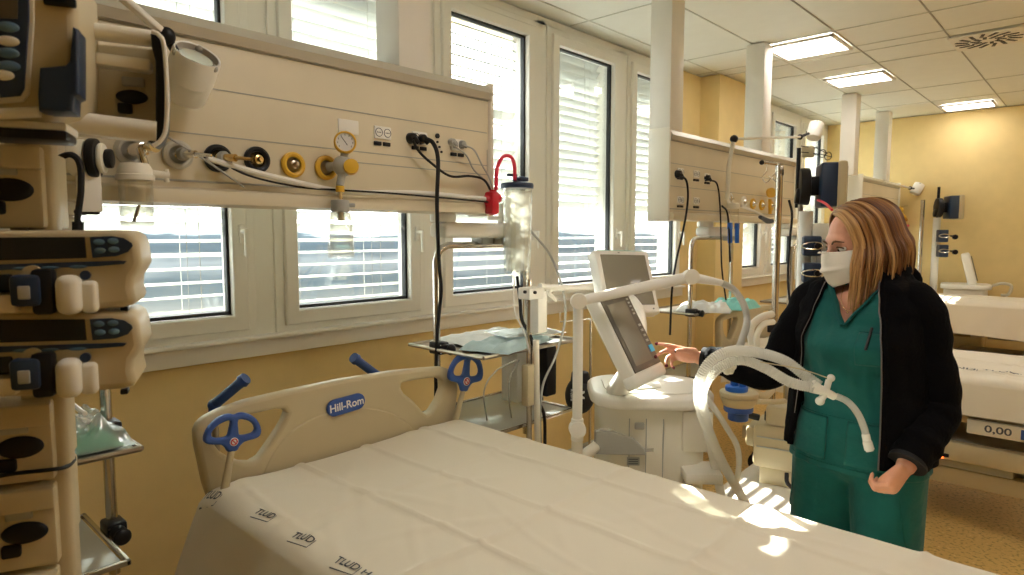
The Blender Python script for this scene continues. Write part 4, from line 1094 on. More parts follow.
# local axes: x along the picture to the right, y away from the camera
def roundrect(wx, wy, r_, n=6, cy=0):
    o_ = []
    for (sx_, sy_, a0) in ((1, -1, -90), (1, 1, 0), (-1, 1, 90), (-1, -1, 180)):
        for k in range(n+1):
            a = R(a0+90*k/n); o_.append((sx_*(wx-r_)+r_*math.cos(a), cy+sy_*(wy-r_)+r_*math.sin(a)))
    return o_
mb = MB(); mb.plate([roundrect(.225, .20, .13, 8)], .045, Matrix.Translation((0, 0, .950)), .014); tp = mb.build('top_deck', M_['white'], vt)
mb = MB(); mb.plate([roundrect(.17, .15, .09, 6)], .006, Matrix.Translation((0, .01, .975)), .002); mb.build('inner_tray', M_['white'], tp)
mb = MB(); mb.plate([roundrect(.195, .17, .10, 8)], .56, Matrix.Translation((0, .01, .65)), .01); bd_ = mb.build('body', M_['cream_light'], vt)
mb = MB()
for x in (-.09, -.03, .03): mb.box((x, -.163, .64), (.003, .006, .50), .001)
mb.build('panel_seam', M_['grey'], bd_)
mb = MB(); mb.box((.150, -.09, .845), (.11, .16, .15), .012); mb.build('side_module', M_['cream_light'], vt)
mb = MB(); mb.box((.16, -.17, .70), (.13, .14, .04), .010); mb.cyl((.15, -.242, .70), (.15, -.235, .70), .007); dm = mb.build('module_shelf', M_['white'], vt)
mb = MB(); mb.box((.12, -.15, .62), (.03, .05, .12), .004); mb.build('connector_block', M_['grey'], vt)
mb = MB(); mb.grid(lambda u, v: V((-.215+.21*u, -.175-.012*math.sin(u*3), .775+.085*math.sin(min(1, .35+u*1.0)*PI*.95)*v)), 24, 4); mb.build('side_wing', M_['film'], vt)
mb = MB(); mb.plate([[(x*.9-.13, z) for x, z in ((-.09, .765), (.11, .765), (.10, .79), (.06, .825), (-.01, .845), (-.09, .85))]], .012, Matrix(((1, 0, 0, 0), (0, 0, 1, -.182), (0, 1, 0, 0), (0, 0, 0, 1))), .004); mb.build('front_shield', M_['grey'], vt)
mb = MB(); mb.box((-.055, -.168, .865), (.035, .012, .026), .005); mb.build('latch', M_['grey'], vt)
mb = MB(); mb.box((-.075, -.166, .735), (.045, .003, .03), .001); rl = mb.build('rating_label', M_['grey'], vt)
mb = MB()
for q in (-.008, .0, .008): mb.box((-.075, -.168, .735+q), (.034, .001, .003))
mb.build('label_print', M_['ink'], rl)
mb = MB(); mb.box((0, 0, .34), (.30, .28, .09), .02); mb.cyl((0, 0, .12), (0, 0, .32), .06); mb.build('pedestal', M_['cream_light'], vt)
mb = MB()
for sx_ in (-1, 1):
    for sy_ in (-1, 1): mb.tube([(0, 0, .13), (sx_*.22, sy_*.22, .10)], [.035, .022], 12)
mb.build('base_legs', M_['white'], vt)
for sx_ in (-1, 1):
    for sy_ in (-1, 1):
        mb = MB(); mb.cyl((sx_*.22-.015, sy_*.22, .045), (sx_*.22+.015, sy_*.22, .045), .045, bev=.008); mb.cyl((sx_*.22, sy_*.22, .05), (sx_*.22, sy_*.22, .10), .012); mb.build('castor', M_['rubber'], vt)
mb = MB(); mb.plate([[(0, 0), (.10, .0), (.085, .06), (.01, .05)]], .004, Matrix.Translation((-.06, -.10, .983)) @ Matrix.Rotation(.3, 4, 'Z')); pp = mb.build('note_sheet', M_['paper'], label='folded white paper with a blue line lying on the ventilator top', cat='paper')
pp.data.transform(Matrix.Translation(pp.location)); pp.location = (VX, VY, 0); pp.rotation_euler = (0, 0, R(40))
# screens
def panel_frame(tl, d_tl, wv, hv):
    o_ = at(*tl, d=d_tl)
    wv = RT*wv[0]+UP*wv[1]+FW*wv[2]; hv = RT*hv[0]+UP*hv[1]+FW*hv[2]
    x = wv.normalized(); y = -(hv-x*hv.dot(x)).normalized()
    return frame(o_, x, y), wv.length, hv.length
def monitor_body(M, W, H, bz, thick, par_name, label, group=None, keys=True):
    t = thing(par_name, label, 'monitor', M=M, group=group)
    mb = MB(); mb.plate([[(-bz, bz), (W+bz, bz), (W+bz, -H-bz*1.6), (-bz, -H-bz*1.6)]], thick, Matrix.Translation((0, 0, -thick/2)), .010); mb.build('housing', M_['white'], t)
    mb = MB(); mb.box((W/2, -H/2, -thick-.012), (W*.75, H*.7, .03), .012); mb.build('rear_cover', M_['cream'], t)
    return t
M2, W2, H2 = panel_frame((598, 297), 2.22, (.118, .022, .15), (.135, -.252, -.03))
v2 = monitor_body(M2, W2, H2, .012, .055, 'touch_screen', 'lower tilted touch screen touched by the fingers of the woman', 'ventilator screens')
mb = MB(); mb.plate([[(0, 0), (W2, 0), (W2, -H2), (0, -H2)]], .006, Matrix.Translation((0, 0, .001)), .002); bz_ = mb.build('bezel', M_['bezel'], v2)
mb = MB(); mb.box((W2*.44, -H2*.53, .0045), (W2*.66, H2*.80, .002)); mb.build('display', M_['screen_grey'], v2)
mb = MB()
for k in range(5): mb.box((W2*.88, -H2*(.12+.05*k), .0052), (W2*.07, .006, .002), .0005)
for k in range(4): mb.box((W2*.88, -H2*(.48+.07*k), .0052), (W2*.09, .009, .002), .0005)
mb.build('side_keys', M_['grey'], v2)
mb = MB(); mb.box((W2*.90, -H2*.80, .0055), (.03, .026, .003), .001); mb.build('lit_key', M_['cyan'], v2)
mb = MB(); mb.box((W2*.5, -H2-.022, -.025), (W2+.03, .05, .06), .014, seg=3); mb.build('lower_lip', M_['white'], v2)
# neck from the deck to the lower screen
q0 = at(617, 392, Z=.975); q1 = M2 @ V((W2*.3, -H2*.95, -.05))
mb = MB(); mb.tube([(q0.x, q0.y, .965), q0, q1], [.04, .04, .035], 14); nk = mb.build('neck', M_['white'], v2, True)
M1, W1, H1 = panel_frame((600, 254.5), 2.74, (.205, .0, .08), (.085, -.205, -.05))
v1 = monitor_body(M1, W1, H1, .022, .07, 'display_screen', 'upper grey display screen facing the room behind the hose arm', 'ventilator screens')
mb = MB(); mb.box((W1/2, -H1*.5, .001), (W1, H1, .004), .001); mb.build('display', M_['screen_grey'], v1)
mb = MB(); mb.box((W1*.5, .0225, -.03), (W1+.02, .004, .05), .002); mb.build('top_strip', M_['cyan'] if False else mat('pale aqua edge', (.45, .72, .64), .4), v1)
mb = MB(); mb.box((W1*.42, .011, .001), (.01, .005, .002), .001); mb.ball((W1*.95, -H1-.018, .001), .004); mb.build('marks', M_['grey'], v1)
# mast behind holding the upper screen
pb = at(640, 330, d=2.62); mb = MB(); mb.tube([(pb.x, pb.y, .97), (pb.x, pb.y, 1.22), M1 @ V((W1*.5, -H1*.55, -.08))], .022, 14, 5); mb.build('mast', M_['white'], v1, True)
# round chrome knob/plug by the lower right of the upper screen
# hose support arm
t = thing('hose_arm', 'jointed white support arm ending in a grey gooseneck above the touch screen', 'support arm', at(577, 470, d=2.12))
DA = 2.16
a0 = at(577, 452, d=DA); a1 = at(577, 300, d=DA); a2 = at(690, 277, d=2.20); a3 = at(722, 283, d=2.22)
mb = MB(); mb.cyl((a0.x, a0.y, a0.z), (a0.x, a0.y, a1.z), .0165, seg=20); mb.build('upright', M_['white'], t, True)
mb = MB(); mb.cyl((a0.x, a0.y, a0.z+.075)-FW*.025 if False else V((a0.x, a0.y, a0.z+.08))-FW*.028, V((a0.x, a0.y, a0.z+.08))+FW*.02, .028, bev=.004); mb.cyl(V((a0.x, a0.y, a0.z+.04)), V((a0.x, a0.y, a0.z+.115)), .021, bev=.003); mb.build('lower_joint', M_['white'], t, True)
mb = MB(); mb.cyl(V((a0.x, a0.y, .36)), V((a0.x, a0.y, a0.z+.05)), .019); mb.tube([V((a0.x, a0.y, a0.z-.03)), V((VX-.08, VY-.14, a0.z-.03))], .02, 12); mb.build('rail_mount', M_['cream_light'], t, True)
T1 = V((a0.x, a0.y, a1.z))
mb = MB(); mb.cyl(T1-FW*.03, T1+FW*.02, .026, seg=24, bev=.004); mb.build('joint', M_['cream_light'], t, True)
mb = MB(); mb.cyl(a2-FW*.03, a2+FW*.02, .026, seg=24, bev=.004); mb.build('joint', M_['cream_light'], t, True)
mb = MB(); mb.tube([T1, T1+(a2-T1)*.12, a2-(a2-T1)*.12, a2], [.014, .017, .019, .019], 18); mb.build('boom', M_['white'], t, True)
mb = MB(); mb.tube([a2, a3], [.019, .011], 14); mb.build('boom_tip', M_['white'], t, True)
gn = [a3, at(734, 290, d=2.22), at(744, 305, d=2.2), at(747, 322, d=2.18), at(742, 340, d=2.12), at(737, 352, d=2.05)]
mb = MB(); mb.tube(gn, lambda f: .0115+.0009*math.sin(f*330), 12, 22); mb.build('gooseneck', mat('gooseneck grey', (.50, .49, .44), .45), t, True)
hk = at(731, 358, d=1.98)
mb = MB(); mb.tube([at(737, 350, d=2.05), at(733, 358, d=2.0), at(729, 372, d=1.97)], [.012, .02, .013], 12, 4); mb.box(at(731, 364, d=1.975), (.03, .03, .035), .008); mb.ball(at(727, 371, d=1.96), .012); mb.build('hose_clip', M_['cream_light'], t, True)

# breathing circuit
bc = thing('breathing_circuit', 'two translucent corrugated breathing hoses joined to a white Y piece with a catheter mount', 'breathing circuit', at(750, 520, Z=.45))
def ribbed(pts, r, n=26, d=.0016, f=.0065):
    P = crom(pts, n)
    L = sum((P[i+1]-P[i]).length for i in range(len(P)-1))
    m_ = int(L/.0022)
    # resample evenly
    res = [P[0]]; acc = 0; step = L/m_
    i = 0; pos = P[0].copy(); 
    for k in range(1, m_):
        need = step
        while i < len(P)-1 and (P[i+1]-pos).length < need:
            need -= (P[i+1]-pos).length; pos = P[i+1].copy(); i += 1
        if i >= len(P)-1: break
        pos = pos+(P[i+1]-pos).normalized()*need; res.append(pos.copy())
    n_ = len(res)
    return res, (lambda t_: r+d*math.sin(t_*n_*step/f*2*PI))
h1 = [at(752, 514, d=2.52), at(738, 490, d=2.35), at(722, 462, d=2.15), at(708, 430, d=2.0), at(699, 400, d=1.93), at(701, 377, d=1.9), at(713, 359, d=1.89), at(733, 351, d=1.9), at(760, 353, d=1.92), at(785, 361, d=1.92), at(803, 374, d=1.90), at(820, 386, d=1.87)]
h2 = [at(722, 500, d=2.5), at(716, 470, d=2.3), at(708, 430, d=2.05), at(702, 402, d=1.98), at(706, 382, d=1.95), at(722, 366, d=1.94), at(742, 360, d=1.93), at(765, 368, d=1.91), at(790, 382, d=1.88), at(815, 388, d=1.86)]
for hh, rr2 in ((h1, .0150), (h2, .0150)):
    P, rf = ribbed(hh, rr2)
    mb = MB(); mb.tube(P, rf, 14, 1, caps=False); mb.build('corrugated_hose', M_['hose'], bc, True)
h3 = [at(705, 395, d=2.1), at(725, 425, d=2.2), at(738, 450, d=2.3), at(737, 480, d=2.4), at(728, 500, d=2.5)]
P, rf = ribbed(h3, .009); mb = MB(); mb.tube(P, rf, 10, 1, caps=False); mb.build('corrugated_hose', M_['hose'], bc, True)
yd = 1.86
mb = MB(); mb.cyl(at(812, 384, d=yd), at(822, 391, d=yd), .0145, .013); mb.cyl(at(812, 388, d=yd), at(822, 391, d=yd), .0145, .012); mb.cyl(at(820, 389, d=yd), at(835, 397, d=yd), .013, .011, bev=.002); mb.cyl(at(826, 391, d=yd), at(829, 380, d=yd), .009); mb.ball(at(831, 378, d=yd), .011); mb.cyl(at(825, 393, d=yd), at(821, 400, d=yd), .010); mb.ball(at(820, 401, d=yd), .013); yp = mb.build('y_piece', M_['white'], bc, True)
P, rf = ribbed([at(836, 396, d=yd), at(848, 402, d=1.85), at(858, 414, d=1.845), at(864, 428, d=1.84), at(866, 436, d=1.84)], .0095, d=.0009, f=.005)
mb = MB(); mb.tube(P, rf, 12, 1, caps=False); mb.build('catheter_mount', M_['hose'], bc, True)
mb = MB(); mb.cyl(at(865.5, 434, d=1.84), at(867, 441, d=1.838), .011, bev=.002); mb.cyl(at(867, 441, d=1.838), at(869.5, 450, d=1.836), .0125, .0135, bev=.002); mb.cyl(at(869.5, 450, d=1.836), at(870, 451.5, d=1.835), .010); mb.build('swivel_connector', M_['white'], bc, True)
mb = MB(); mb.tube([at(760, 362, d=1.9), at(800, 369, d=1.88), at(831, 379, d=1.86)], .0018, 6, 6); mb.build('pressure_line', M_['redhose'], bc, True) if False else mb.build('pressure_line', M_['cream'], bc, True)

# thin IV stand between upper screen and ventilator
t = thing('drip_stand', 'thin steel drip stand behind the round black bag', 'drip stand', (at(591, 450, d=2.9).x, at(591, 450, d=2.9).y, 0))
q = at(591, 320, d=2.9)
mb = MB(); mb.cyl((q.x, q.y, .05), (q.x, q.y, q.z), .006); mb.tube([(q.x, q.y, q.z), (q.x, q.y, q.z+.005), at(560, 322, d=2.9), at(560, 312, d=2.9)], .003, 8); mb.build('pole', M_['steel'], t, True)
mb = MB()
for k in range(3): mb.tube([(q.x, q.y, .1), (q.x+.2*math.cos(k*2.1), q.y+.2*math.sin(k*2.1), .012)], .01)
mb.build('foot', M_['steel'], t, True)

# ================================================================= EQUIPMENT TROLLEY BEHIND THE VENTILATOR
PZ = .28
cc = [at(716, 490, Z=PZ), at(757, 456, Z=PZ), at(858, 470, Z=PZ), at(872, 545, Z=PZ)]
tc_ = (at(715, 492, Z=PZ)+at(872, 545, Z=PZ)+at(757, 456, Z=PZ))/3
t = thing('equipment_trolley', 'white trolley platform with steel posts carrying the dark backed monitor', 'trolley', (-1.07, 3.24, 0), R(2))
L2 = lambda p: Matrix.Rotation(-R(2), 3, 'Z') @ (V(p)-V((-1.07, 3.24, 0)))
mb = MB(); mb.plate([roundrect(.31, .31, .09, 8)], .03, Matrix.Translation((0, 0, PZ-.015)), .008); mb.build('platform', M_['white'], t)
mb = MB(); mb.box((0, .05, .17), (.5, .4, .12), .03); mb.build('undercarriage', M_['cream'], t)
for sx_ in (-1, 1):
    for sy_ in (-1, 1):
        mb = MB(); mb.cyl((sx_*.24-.018, sy_*.24, .06), (sx_*.24+.018, sy_*.24, .06), .06, bev=.01); mb.cyl((sx_*.24, sy_*.24, .06), (sx_*.24, sy_*.24, .14), .015); mb.build('castor', M_['rubber'], t)
pA = L2(at(769, 483, Z=PZ)); pB = L2(at(793, 487, Z=PZ)); pA2 = at(779, 165, d=3.18)
mb = MB(); mb.cyl(pA, (pA.x, pA.y, pA2.z), .0165); mb.build('steel_post', M_['steel'], t)
mb = MB(); mb.cyl(pB, (pB.x, pB.y, 1.12), .017); mb.build('steel_post', M_['steel'], t)
mb = MB(); mb.cyl((pA.x-.012, pA.y+.25, PZ), (pA.x-.012, pA.y+.25, 1.48), .012); mb.build('steel_post', M_['steel'], t)
pq = L2(at(797, 300, d=3.35)); mb = MB(); mb.cyl((pq.x, pq.y, PZ), (pq.x, pq.y, 1.79), .012); mb.build('steel_post', M_['steel_dark'], t)
pw = L2(at(804.5, 250, d=3.3)); mb = MB(); mb.cyl((pw.x, pw.y, PZ), (pw.x, pw.y, 1.66), .033, seg=28); mb.build('white_column', M_['white'], t)
mb = MB(); e_ = V((pA.x, pA.y, pA2.z))
lw_ = Matrix.Rotation(-R(2), 3, 'Z')
mb.tube([e_, e_+(lw_ @ (at(761, 163, d=3.15)-at(779, 165, d=3.15)))], .008); mb.box(e_+V((0, 0, -.03)), (.035, .03, .05), .005)
for k, dx in enumerate((-.01, -.06)):
    b_ = e_+V((dx, -.01, 0)); mb.tube([b_, b_+V((0, 0, -.03)), b_+V((-.02, 0, -.06)), b_+V((.0, 0, -.085)), b_+V((.02, 0, -.065)), b_+V((.01, 0, -.05))], .0025, 6, 5)
mb.build('hook_bar', M_['steel'], t)
mb = MB(); mb.ball(e_+(lw_ @ (at(761, 163, d=3.15)-at(779, 165, d=3.15))), .012); mb.build('end_knob', M_['black'], t)
for z_ in (1.08, .63): mb = MB(); mb.box((pA.x, pA.y, z_), (.055, .05, .05), .006); mb.build('clamp', M_['black'], t)
# wire hook basket on top
mb = MB(); hb_ = L2(at(799, 148, d=3.3)); mb.cyl((hb_.x, hb_.y, 1.68), hb_, .010)
for k in range(3):
    c = L2(at(817+k*5.5, 151+k*2.5, d=3.3)); mb.tube([c+V((.017*math.cos(a), 0, .02*math.sin(a))) for a in [q*PI/6 for q in range(12)]], .0022, 5, closed=True)
mb.tube([L2(at(801, 146, d=3.3)), L2(at(817, 148, d=3.3)), L2(at(828, 154, d=3.3))], .0022, 5); mb.tube([L2(at(801, 152, d=3.3)), L2(at(820, 154, d=3.3)), L2(at(832, 157, d=3.3))], .0022, 5)
mb.build('wire_hooks', M_['black'], t)
mb = MB(); mb.box(L2(at(808, 152, d=3.32)), (.055, .04, .055), .006); mb.build('small_box', M_['cream'], t)
# monitor seen from the side
def side_monitor(c, s, label, d):
    t = thing('patient_monitor', label, 'monitor', c, R(25), 'patient monitors on the trolleys')
    mb = MB(); mb.cyl((-.115*s, 0, -.0*s), (-.055*s, 0, 0), .115*s, seg=32, bev=.01*s); mb.build('round_back', M_['black'], t)
    mb = MB(); mb.cyl((-.135*s, 0, -.06*s), (-.05*s, 0, -.07*s), .05*s, bev=.008*s); mb.box((-.03*s, .0, 0), (.09*s, .07*s, .12*s), .01*s); mb.build('swivel_mount', M_['black'], t)
    mb = MB(); mb.box((.045*s, 0, 0), (.10*s, .26*s, .27*s), .012*s); mb.build('housing', M_['navy'], t)
    mb = MB(); mb.box((.112*s, 0, 0), (.055*s, .28*s, .285*s), .016*s); mb.build('front_case', M_['cream'], t)
    mb = MB(); mb.box((.141*s, 0, .0), (.004*s, .23*s, .22*s), .002); mb.build('screen', M_['screen'], t)
    return t
side_monitor(at(819, 186, d=3.25), .80, 'dark backed patient monitor on the trolley column above the head of the woman', 3.25)
# pump modules with handles on the white column
for k, py in enumerate((246, 273)):
    c = at(812, py, d=3.22)
    t = thing('syringe_module', 'dark blue pump module with an oval handle on the white column, %s of two' % ('upper' if k == 0 else 'lower'), 'pump module', c, R(25), 'blue pump modules on the white column')
    mb = MB(); mb.box((0, .04, 0), (.085, .12, .10), .01); mb.build('case', M_['navy'], t)
    mb = MB(); mb.tube([(-.05, -.03, 0), (-.03, -.04, .014), (.01, -.045, .018), (.035, -.04, .012), (.04, -.04, -.006), (.01, -.045, -.014), (-.03, -.04, -.012)], .004, 8, 5, closed=True); mb.build('handle', M_['chrome'], t)
    mb = MB(); mb.cyl((.02, -.05, 0), (.02, -.02, 0), .014); mb.build('knob', M_['black'], t)
t = thing('power_pack', 'cream box behind the blue pump modules', 'power pack', at(822, 275, d=3.25), R(25)); mb = MB(); mb.box((0, .05, .0), (.10, .1, .52), .01); mb.cyl((0, .05, -.2), (0, .05, PZ-at(822, 275, d=3.25).z), .014); mb.build('case', M_['cream_light'], t)
mb = MB(); mb.box((0, -.002, .1), (.06, .006, .16), .002); mb.build('face', M_['grey'], t)
cable([at(818, 200, d=3.1), at(826, 204, d=2.9), at(832, 210, d=2.8)], .006, 'redhose', 'short red hose arching beside the column above the mask', 'cables at the trolley')
cable([at(789, 200, d=3.2), at(792, 215, d=3.2), at(790, 240, d=3.2), at(788, 280, d=3.2), at(791, 310, d=3.2)], .006, 'rubber', 'black cable running down beside the brown steel post', 'cables at the trolley')
# humidifier: blue chamber on the trolley
hu = thing('humidifier', 'cream humidifier with a bright blue top and blue cup left of the steel post', 'humidifier', at(738, 420, d=2.95), R(25))
z0 = 0
mb = MB(); mb.cyl((0, 0, .065), (0, 0, .11), .065, .085, seg=28, bev=.006); mb.cyl((0, 0, .11), (0, 0, .135), .085, seg=28, bev=.006); mb.build('body', M_['cream'], hu)
mb = MB(); mb.cyl((0, 0, .0), (0, 0, .04), .045, seg=24, bev=.006); mb.cyl((0, 0, .04), (0, 0, .075), .065, seg=24, bev=.008); mb.build('cup', M_['blue'], hu)
mb = MB(); mb.cyl((-.01, 0, .135), (-.01, 0, .16), .05, bev=.005); mb.cyl((-.02, 0, .16), (-.02, 0, .215), .018, bev=.003); mb.box((.015, 0, .175), (.03, .05, .05), .006); mb.build('lid', M_['brightblue'], hu)
mb = MB(); mb.tube([(.05, 0, .09), (.16, .03, .09), (.20, .06, .09)], .012, 10, 4); mb.build('bracket', M_['cream'], hu)
# compressor with black lever
cp_ = thing('compressor_unit', 'beige compressor unit with a black lever on the trolley platform', 'compressor', at(780, 470, d=3.3), R(12))
cp_.location.z = PZ+.0
mb = MB(); mb.box((0, .02, .20), (.24, .24, .22), .02); mb.box((-.12, .0, .235), (.08, .16, .10), .015); mb.box((.02, .0, .36), (.17, .18, .10), .015); mb.box((0, .02, .045), (.18, .18, .09), .01); mb.build('case', M_['cream'], cp_)
mb = MB(); mb.tube([(-.10, -.06, .335), (-.20, -.10, .36)], .017, 12); mb.tube([(.05, -.14, .1), (.06, -.17, .06), (.12, -.17, .02)], .01, 8, 4); mb.build('lever', M_['black'], cp_)
mb = MB(); mb.box((0, -.102, .20), (.20, .006, .006)); mb.box((0, -.102, .25), (.20, .006, .006)); mb.build('vent_slots', M_['grey'], cp_)
# pale curved tube cluster and blue suction bits
t = thing('tubing_cluster', 'pale curved tubing hanging on the steel post behind the gooseneck', 'tubing', at(760, 350, d=3.0), 0)
mb = MB(); mb.tube([at(752, 345, d=3.0), at(751, 328, d=3.0), at(760, 318, d=3.0), at(772, 314, d=3.05)], .017, 12, 8); mb.tube([at(757, 348, d=2.98), at(757, 335, d=2.98), at(764, 324, d=3.0), at(773, 322, d=3.05)], .014, 12, 8); mb.tube([at(745, 330, d=3.0), at(757, 350, d=3.0)], .008); mb.build('tube', M_['cream_light'], t, True)
mb = MB(); mb.tube([at(752, 380, d=3.05), at(755, 392, d=3.05), at(765, 396, d=3.05), at(772, 390, d=3.1)], .017, 12, 6); mb.build('lower_tube', M_['cream'], t, True)
# blue bits hanging under the middle beam
t = thing('suction_bottle', 'small suction bottle with two bright blue clips hanging under the middle beam', 'suction bottle', at(734, 246, X=-1.72))
for px_ in (730, 737):
  mb = MB(); mb.cyl(at(px_, 243, X=-1.72), at(px_, 228, X=-1.72), .014, bev=.002); mb.box(at(px_, 226, X=-1.72), (.025, .03, .04), .004); mb.build('clip', M_['brightblue'], t, True)
mb = MB(); mb.cyl(at(733, 224, X=-1.74), at(733, 209, X=-1.74), .035, seg=20); mb.build('jar', M_['clear'], t, True)
mb = MB(); mb.cyl(at(733, 209, X=-1.74), at(733, 203, X=-1.74), .038, bev=.004); mb.build('cap', M_['cream_light'], t, True)
mb = MB(); mb.tube([at(726, 188, X=-1.74), at(731, 196, X=-1.74), at(732, 205, X=-1.74)], .004, 6); mb.build('outlet_wire', M_['chrome'], t, True)
# yellow gauge, grey handset and cables of the middle beam
t = thing('oxygen_flowmeter', 'small yellow gauge plugged into the middle beam', 'flowmeter', at(770, 215, X=-1.73))
mb = MB(); mb.lathe([(0, 0), (.034, 0), (.034, .02), (0, .02)], at(770, 193, X=-1.75), fd); mb.cyl(at(770, 199, X=-1.76), at(770, 214, X=-1.76), .012); mb.build('gauge', M_['gold'], t, True)
cable([at(679, 176, X=X1), at(686, 180, X=X1), at(688, 195, X=X1), at(686, 215, X=-1.75), at(681, 240, X=-1.75), at(676, 262, X=-1.75), at(672, 290, X=-1.75), at(670, 335, X=-1.75)], .006, 'rubber', 'black cable dropping from the left black plug of the middle beam', 'cables at the middle beam', [(at(679, 174, X=-1.785), .024, 'black')])
cable([at(709, 180, X=X1), at(717, 184, X=X1), at(720, 205, X=X1), at(721, 240, X=-1.76), at(722, 270, X=-1.76), at(726, 300, X=-1.76)], .005, 'rubber', 'black cable dropping from the right black plug of the middle beam', 'cables at the middle beam', [(at(708, 178, X=-1.785), .02, 'black')])
cable([at(722, 206, X=X1), at(727, 212, X=X1), at(729, 230, X=-1.72), at(730, 262, X=-1.72)], .006, 'rubber', 'short black cable beside the bright blue clips', 'cables at the middle beam')
cable([at(741, 206, X=X1), at(758, 213, X=-1.7), at(770, 220, X=-1.68)], .009, 'white', 'white hose running from the middle beam to the grey handset', 'cables at the middle beam', name='gas_hose', cat='hose')
t = thing('handset', 'dark grey handset at the end of the white hose under the middle beam', 'handset', at(766, 222, X=-1.66))
mb = MB(); mb.tube([at(760, 217, X=-1.67), at(768, 221, X=-1.66), at(773, 221, X=-1.64)], [.012, .018, .012], 10, 4); mb.build('handle', M_['ink'], t, True)

# ================================================================= FAR BAY
t = thing('equipment_trolley', 'distant trolley with white column beside the far wall', 'trolley', (at(932, 200, Y=8.18).x, 8.18, 0))
mb = MB(); mb.box((0, 0, .25), (.34, .40, .05), .01); mb.build('platform', M_['white'], t)
for sx_ in (-1, 1):
    for sy_ in (-1, 1):
        mb = MB(); mb.cyl((sx_*.13-.018, sy_*.13, .06), (sx_*.13+.018, sy_*.13, .06), .06); mb.cyl((sx_*.13, sy_*.13, .06), (sx_*.13, sy_*.13, .24), .015); mb.build('castor', M_['rubber'], t)
pp1 = at(923, 200, Y=8.14); pp2 = at(938, 200, Y=8.18); pp3 = at(939, 187, Y=8.18)
mb = MB(); mb.cyl((pp1.x-t.location.x, pp1.y-t.location.y, .27), (pp1.x-t.location.x, pp1.y-t.location.y, pp1.z), .022); mb.build('steel_post', M_['steel'], t)
mb = MB(); mb.cyl((pp2.x-t.location.x, pp2.y-t.location.y, .27), (pp2.x-t.location.x, pp2.y-t.location.y, 1.72), .035); mb.build('white_column', M_['white'], t)
mb = MB(); mb.cyl((pp3.x-t.location.x, pp3.y-t.location.y, 1.72), (pp3.x-t.location.x, pp3.y-t.location.y, pp3.z), .014); mb.build('antenna', M_['black'], t)
side_monitor(at(947, 207.5, Y=8.14), .88, 'small dark patient monitor against the yellow far wall', 6.3)
for k, py in enumerate((236, 251)):
    c = at(943.5, py, Y=8.05)
    t = thing('syringe_module', 'distant blue pump module below the small monitor, %s of two' % ('upper' if k == 0 else 'lower'), 'pump module', c, R(25), 'distant blue pump modules')
    mb = MB(); mb.box((0, .04, 0), (.085, .12, .13), .01); mb.build('case', M_['navy'], t)
    mb = MB(); mb.tube([(-.05, -.03, 0), (-.02, -.04, .018), (.035, -.04, .012), (.03, -.04, -.01), (-.02, -.04, -.014)], .005, 8, 4, closed=True); mb.build('handle', M_['chrome'], t)
    mb = MB(); mb.cyl((.10, -.03, -.01), (.10, .0, -.01), .025); mb.tube([(.04, 0, 0), (.1, -.01, 0)], .008); mb.build('knob', M_['black'], t)
t = thing('vacuum_regulator', 'distant red connector with a red hose loop under the farthest beam', 'regulator', at(911, 228, X=-1.70))
mb = MB(); mb.box(at(911, 226, X=-1.70), (.06, .04, .05), .008); mb.cyl(at(905, 226, X=-1.70), at(917, 225, X=-1.70), .014); mb.build('body', M_['red'], t, True)
mb = MB(); mb.tube([at(913, 224, X=-1.70), at(913, 215, X=-1.70), at(918, 211, X=-1.70), at(921, 214, X=-1.70)], .008, 8, 6); mb.build('hose', M_['redhose'], t, True)
t = thing('oxygen_flowmeter', 'distant yellow flowmeter cluster under the farthest beam', 'flowmeter', at(901, 220, X=-1.70))
mb = MB(); mb.ball(at(900, 210, X=-1.72), .035); mb.ball(at(903, 217, X=-1.72), .03); mb.cyl(at(898, 209, X=-1.72), at(906, 220, X=-1.72), .02); mb.build('gauge', M_['gold'], t, True)
mb = MB(); mb.cyl(at(908, 212, X=-1.72), at(909, 222, X=-1.72), .016); mb.tube([at(902, 207, X=-1.72), at(908, 206, X=-1.72), at(909, 213, X=-1.72)], .01, 8, 4); mb.build('valve', M_['chrome'], t, True)
t = thing('ventilator', 'distant white ventilator with a slanted screen against the far wall', 'ventilator', (at(967, 260, Y=8.2).x, 8.2, 0), R(8))
mb = MB(); mb.plate([roundrect(.19, .17, .08, 6)], .72, Matrix.Translation((0, 0, .62)), .01); mb.build('body', M_['cream_light'], t)
mb = MB(); mb.plate([roundrect(.22, .2, .1, 6)], .05, Matrix.Translation((0, 0, 1.0)), .012); mb.build('top_deck', M_['white'], t)
mb = MB(); mb.box((.02, 0, 1.18), (.08, .30, .34), .02, rot=Euler((0, R(-14), 0)).to_matrix()); mb.build('screen_housing', M_['white'], t)
mb = MB(); mb.box((.066, 0, 1.19), (.01, .25, .26), .004, rot=Euler((0, R(-14), 0)).to_matrix()); mb.build('screen', M_['screen_grey'], t)
mb = MB(); mb.plate([roundrect(.25, .2, .08, 6)], .05, Matrix.Translation((0, 0, .15)), .012); mb.build('base', M_['white'], t)
mb = MB(); mb.tube([(.2, 0, 1.0), (.3, 0, 1.04), (.38, 0, 1.02), (.36, 0, .93), (.3, 0, .92)], .015, 10, 6); mb.build('hose', M_['hose'], t)
for sx_ in (-1, 1):
    for sy_ in (-1, 1):
        mb = MB(); mb.cyl((sx_*.2-.015, sy_*.14, .05), (sx_*.2+.015, sy_*.14, .05), .05); mb.cyl((sx_*.2, sy_*.14, .05), (sx_*.2, sy_*.14, .14), .015); mb.build('castor', M_['rubber'], t)
